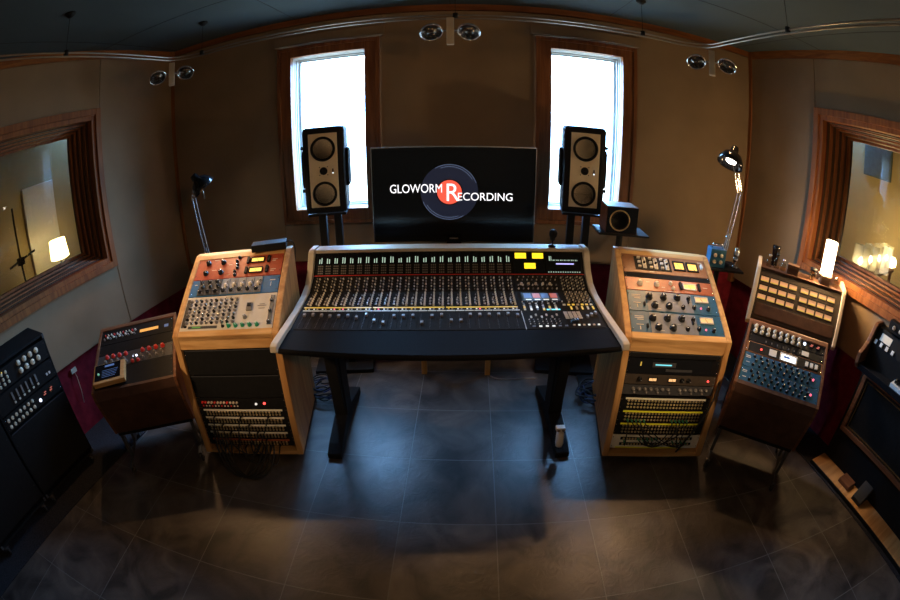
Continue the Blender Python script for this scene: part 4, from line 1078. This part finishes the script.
for i in range(36):
    link('white_key', wk, org, T(.311+i*.0235, .03, .80))
    if i % 7 in (0, 1, 3, 4, 5): link('black_key', bk, org, T(.323+i*.0235, .065, .825))
def FO(y0, z0, y1, z1):
    L = math.hypot(y1-y0, z1-z0); s, c = (y1-y0)/L, (z1-z0)/L
    return T(0, y0, z0) @ Matrix(((1, 0, 0, 0), (0, c, s, 0), (0, -s, c, 0), (0, 0, 0, 1)))
G = FO(.13, .93, .19, 1.03)
b = B(); b.box(.05, .15, -.004, 0, .04, .09, G); obj('organ_display', b, 'cream_strip', org)
for i in range(4):
    b = B(); b.box(-.011, .011, -.012, 0, 0, .028); obj('tab_switch', b, 'white_plastic', org, G @ T(.03+i*.055, 0, .002))
t = thing('volume_pedal', 'black sloping foot pedal on the wooden platform of the organ', 'pedal', MO @ T(.52, .08, .0345))
b = B(); b.prism([(-.05, 0), (-.05, .03), (.07, .11), (.085, .1), (.085, 0)], -.05, .05, bev=.004); obj('housing', b, 'rubber', t)
t = thing('switch_pedal', 'flat brown foot switch on the wooden platform of the organ', 'pedal', MO @ T(.34, .10, .0345))
b = B(); b.box(-.06, .06, -.05, .06, 0, .03, bev=.004); obj('housing', b, 'walnut', t)
# gear on top of organ
t = thing('black_keyboard_module', 'black electronic module lying on top of the organ at the right edge', 'synthesizer', MO @ T(.33, .25, 1.045))
b = B(); b.box(-.25, .25, -.08, .08, 0, .07, bev=.005); obj('casing', b, 'black', t)
for i in range(5): knob(t, -.2+i*.06, .035, .012, 'light_knob', .02, y=-.08)

# ------------------------------------------------------------------ ceiling track and lamps
TZ = 2.52; TXL, TXR, TYB = -1.99, 1.66, 2.66
pth = [Vector((TXL, -1.5, TZ)), Vector((TXL, 2.45, TZ))]+[Vector((TXL+.21-.21*math.cos(a), 2.45+.21*math.sin(a), TZ)) for a in [R(q) for q in range(10, 91, 10)]]
pth += [Vector((TXR-.21+.21*math.sin(a), 2.45+.21*math.cos(a), TZ)) for a in [R(q) for q in range(0, 81, 10)]]+[Vector((TXR, 2.45, TZ)), Vector((TXR, -1.5, TZ))]
tr = thing('lighting_track', 'pale bent double rail hanging under the ceiling around the room', 'lighting track', T(0, 0, TZ))
for dz in (-.011, .011):
    b = B(); b.tube([p+Vector((0, 0, dz-TZ)) for p in pth], .0055, 8); obj('rail', b, 'rail_metal', tr)
for (x, y) in ((-1.78, 2.66), (TXL, 1.5), (.0, 2.66), (1.2, 2.66), (TXR, 1.7)):
    b = B(); b.cyl((x, y, .0), (x, y, CZ-TZ-.012), .0016, 8); b.lathe([(.035, 0), (.035, .01), (.012, .03), (0, .03)], T(x, y, CZ-TZ) @ EUL(R(180)), 16); b.lathe([(.016, 0), (.016, .03), (0, .03)], T(x, y, -.005), 10)
    obj('ceiling_mount', b, 'black', tr)
heads = []
for nm, (x, y, yaw) in {'left rail near the viewer': (TXL+.03, -.35, 120), 'right rail near the viewer': (TXR-.03, -.35, -120), 'left corner': (-2.04, 2.62, 35), 'middle of the back wall': (-.03, 2.66, 0), 'right corner': (1.72, 2.62, -35)}.items():  # rail pairs near the viewer are unseen, added to light rack fronts and walls
    M = T(x, y, TZ-.02) @ Matrix.Rotation(R(yaw), 4, 'Z')
    t = thing('twin_spotlight', 'pair of chrome ringed spotlights on the ceiling track, %s' % nm if 'rail' not in nm else 'added pair of round spotlights, out of view on the %s' % nm, 'spotlight', M)
    b = B(); b.box(-.022, .022, -.022, .022, -.17, .012, bev=.004); obj('transformer_block', b, 'cream_paint', t)
    for sx in (-1, 1):
        tl_ = EUL(R(180-38), R(12*sx), 0)
        H = T(sx*.115, -.01, -.075) @ tl_
        b = B(); b.torus(.066, .006, H @ T(0, 0, .02), 32, 8); b.lathe([(.062, .02), (.05, .0), (.03, -.03), (.012, -.035), (0, -.035)], H, 28, mi=1); hd = obj('lamp_head', b, ['chrome', 'reflector'], t)
        b = B(); b.lathe([(0, 0), (.02, .004), (.022, .018), (0, .024)], H @ T(0, 0, -.01), 16); obj('bulb', b, 'bulb_glow', hd)
        b = B(); b.cyl((sx*.022, 0, -.075), (sx*.05, -.005, -.075), .006, 8); obj('pivot', b, 'silver', t)
        heads.append((M @ Vector((sx*.115, -.03, -.14)), nm, sx))

# ------------------------------------------------------------------ live rooms behind the side windows
def wp(side, s, t_, z): return wallframe(side) @ Vector((s, t_, z))
def room_lamp(side, s, t_, h, r, hs, lab, mat, group=None):
    p = wp(side, s, t_, 0)
    t = thing('shaded_lamp', lab, 'lamp', T(p.x, p.y, 0), group)
    b = B(); b.lathe([(.1, 0), (.1, .02), (.012, .03), (.012, h), (0, h)], None, 16); obj('stand', b, 'black', t)
    b = B(); b.lathe([(r*.8, h), (r, h+.01), (r*.85, h+hs), (0, h+hs)], None, 24); obj('lamp_shade', b, mat, t)
    return p
pl = room_lamp('left', .60, 1.75, 1.00, .13, .22, 'glowing yellow lamp in the room behind the left side window', 'shade_glow')
tb = thing('lantern_table', 'long low dark table behind the right side window carrying the lanterns that stand for reflections', 'table', T(3.74, 2.36, 0) @ Matrix.Rotation(R(17), 4, 'Z'))
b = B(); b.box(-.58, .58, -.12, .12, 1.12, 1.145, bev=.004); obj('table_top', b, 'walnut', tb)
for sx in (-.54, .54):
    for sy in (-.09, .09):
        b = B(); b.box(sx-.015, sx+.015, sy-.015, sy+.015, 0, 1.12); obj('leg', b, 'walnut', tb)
for k, x in enumerate((-.50, -.17, .17, .50)):  # four lanterns stand in for reflections of the tabletop lamp in the panes
    t = thing('reflection_lantern', '%s of four lanterns standing in for reflections in the right window' % ['leftmost', 'second from the left', 'third from the left', 'rightmost'][k], 'lantern', tb.matrix_basis @ T(x, 0, 1.1455) @ Matrix.Rotation(R(-20), 4, 'Z'), 'lanterns standing in for reflections in the right window')
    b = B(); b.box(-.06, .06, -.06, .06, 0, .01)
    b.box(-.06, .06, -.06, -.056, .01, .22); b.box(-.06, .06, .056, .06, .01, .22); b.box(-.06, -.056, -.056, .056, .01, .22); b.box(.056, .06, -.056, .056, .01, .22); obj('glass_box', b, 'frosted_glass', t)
    b = B(); b.lathe([(0, 0), (.022, .012), (.026, .036), (.013, .06), (0, .066)], T(0, 0, .06), 12); obj('bulb', b, 'reflection_bulb', t)
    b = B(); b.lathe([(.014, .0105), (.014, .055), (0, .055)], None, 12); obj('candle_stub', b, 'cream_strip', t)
p = wp('left', 1.52, .75, 0)
t = thing('microphone_stand', 'dark boom microphone stand in the room behind the left side window', 'microphone stand', T(p.x, p.y, 0))
b = B(); b.lathe([(.12, 0), (.12, .015), (.01, .03), (.01, 1.75), (0, 1.75)], None, 14); obj('pole', b, 'black', t)
b = B(); b.cyl((-.05, -.12, 1.28), (.05, .16, 1.34), .01); b.box(-.03, .03, -.03, .03, 1.27, 1.33); obj('boom_clamp', b, 'black', t)
b = B()
b.box(.30, .80, 2.24, 2.29, .85, 1.9, wallframe('left'), bev=.01); obj_ = obj('acoustic_panel', b, 'cream_panel'); tag(obj_, 'tall pale acoustic panel on the far wall behind the left side window', 'acoustic panel')
b = B(); b.box(.10, .55, 2.24, 2.29, 2.0, 2.7, wallframe('right'), bev=.01); obj_ = obj('acoustic_panel', b, 'slate_fabric'); tag(obj_, 'blue grey acoustic panel on the far wall behind the right side window', 'acoustic panel')

# ------------------------------------------------------------------ light
def area(name, loc, rot, sx, sy, e, c, **k):
    l = bpy.data.lights.new(name, 'AREA'); l.shape = 'RECTANGLE'; l.size = sx; l.size_y = sy; l.energy = e; l.color = c
    o = bpy.data.objects.new(name, l); col.objects.link(o); o.matrix_world = T(*loc) @ rot; return o
def spot(name, loc, target, e, c, ang=70, blend=.6, r=.03):
    l = bpy.data.lights.new(name, 'SPOT'); l.energy = e; l.color = c; l.spot_size = R(ang); l.spot_blend = blend; l.shadow_soft_size = r
    o = bpy.data.objects.new(name, l); col.objects.link(o)
    d = Vector(target)-Vector(loc); o.matrix_world = Matrix.Translation(loc) @ d.to_track_quat('-Z', 'Y').to_matrix().to_4x4(); return o
def point(name, loc, e, c, r=.05):
    l = bpy.data.lights.new(name, 'POINT'); l.energy = e; l.color = c; l.shadow_soft_size = r
    o = bpy.data.objects.new(name, l); col.objects.link(o); o.location = loc; return o
warm = (1, .56, .25)
tg = {'left rail near the viewer': [(2.6, 2.6, 1.5), (-1.25, 1.9, .85)], 'right rail near the viewer': [(1.3, 1.95, .85), (-2.3, 2.6, 1.4)], 'left corner': [(-2.15, 1.9, .7), (-1.25, 1.95, 1.0)], 'middle of the back wall': [(-.25, 1.1, .0), (.85, .9, 0)], 'right corner': [(1.2, 2.0, 1.0), (2.1, 1.85, .8)]}
en = {'left rail near the viewer': [(30, 95), (185, 27)], 'right rail near the viewer': [(185, 27), (38, 95)], 'left corner': [(34, 60), (34, 34)],
      'middle of the back wall': [(2, 60), (15, 58)], 'right corner': [(60, 34), (40, 42)]}
for p, nm, sx in heads:
    k = 0 if sx < 0 else 1
    spot('track_spot', p, tg[nm][k], en[nm][k][0], (warm if en[nm][k][1] != 27 else (1, .68, .40)), en[nm][k][1], .7, .10 if 'rail' in nm else .03)
point('lantern_light', (2.425, 1.935, 1.29), 26, (1, .66, .32), .05)
spot('desk_lamp_light', LH[0]+LH[1]*.07, LH[0]+LH[1]*.8+Vector((.2, -.5, 0)), 60, (1, .70, .44), 110, .6, .02)
spot('desk_lamp_light', RH[0]+RH[1]*.07, RH[0]+RH[1], 6, (1, .70, .45), 120, .5, .02)
point('live_room_left', pl+Vector((0, 0, 1.12)) , 75, (1, .68, .25), .12)
q = wp('right', .75, 1.7, 1.45); point('live_fill_right', q, 20, (1, .72, .30), .12)  # right one is a fill with no fixture, added to brighten that room
for (a, c) in WX:
    o = area('sky_portal', ((a+c)/2, YB+.135, (WZ0+WZ1)/2), Matrix.Rotation(R(-90), 4, 'X'), c-a-.02, WZ1-WZ0-.02, 1, (1, 1, 1))
    o.data.cycles.is_portal = True
w = bpy.data.worlds.new('World'); scn.world = w; w.use_nodes = True
bg = w.node_tree.nodes['Background']; bg.inputs[1].default_value = 82.0
_n, _l = w.node_tree.nodes, w.node_tree.links.new       # overcast sky above the horizon, darker ground below it
_tc = _n.new('ShaderNodeTexCoord'); _sx = _n.new('ShaderNodeSeparateXYZ'); _l(_tc.outputs['Generated'], _sx.inputs[0])
_mr = _n.new('ShaderNodeMapRange'); _mr.inputs[1].default_value = -.08; _mr.inputs[2].default_value = .12; _l(_sx.outputs[2], _mr.inputs[0])
_mx = _n.new('ShaderNodeMix'); _mx.data_type = 'RGBA'; _l(_mr.outputs[0], _mx.inputs[0]); _mx.inputs[6].default_value = (.075, .09, .10, 1); _mx.inputs[7].default_value = (.25, .52, 1, 1); _l(_mx.outputs[2], bg.inputs[0])

# ------------------------------------------------------------------ camera
cam = bpy.data.cameras.new('camera'); co = bpy.data.objects.new('camera', cam); col.objects.link(co); scn.camera = co
cam.type = 'PANO'; cam.sensor_width = 36; cam.sensor_height = 24; cam.sensor_fit = 'HORIZONTAL'
pc = cam if hasattr(cam, 'panorama_type') else cam.cycles
pc.panorama_type = 'FISHEYE_EQUISOLID'
pc.fisheye_lens = 431.6/25
pc.fisheye_fov = R(200)
yaw, pitch, roll = -.0416, -.4032, -.0036
co.matrix_world = T(.073, 0, 1.797) @ Matrix.Rotation(-yaw, 4, 'Z') @ Matrix.Rotation(R(90)+pitch, 4, 'X') @ Matrix.Rotation(roll, 4, 'Z')
scn.view_settings.view_transform = 'Standard'; scn.view_settings.look = 'None'; scn.view_settings.gamma = 1
scn.view_settings.exposure = 0; scn.view_settings.use_curve_mapping = False
scn.cycles.max_bounces = 8; scn.cycles.diffuse_bounces = 4
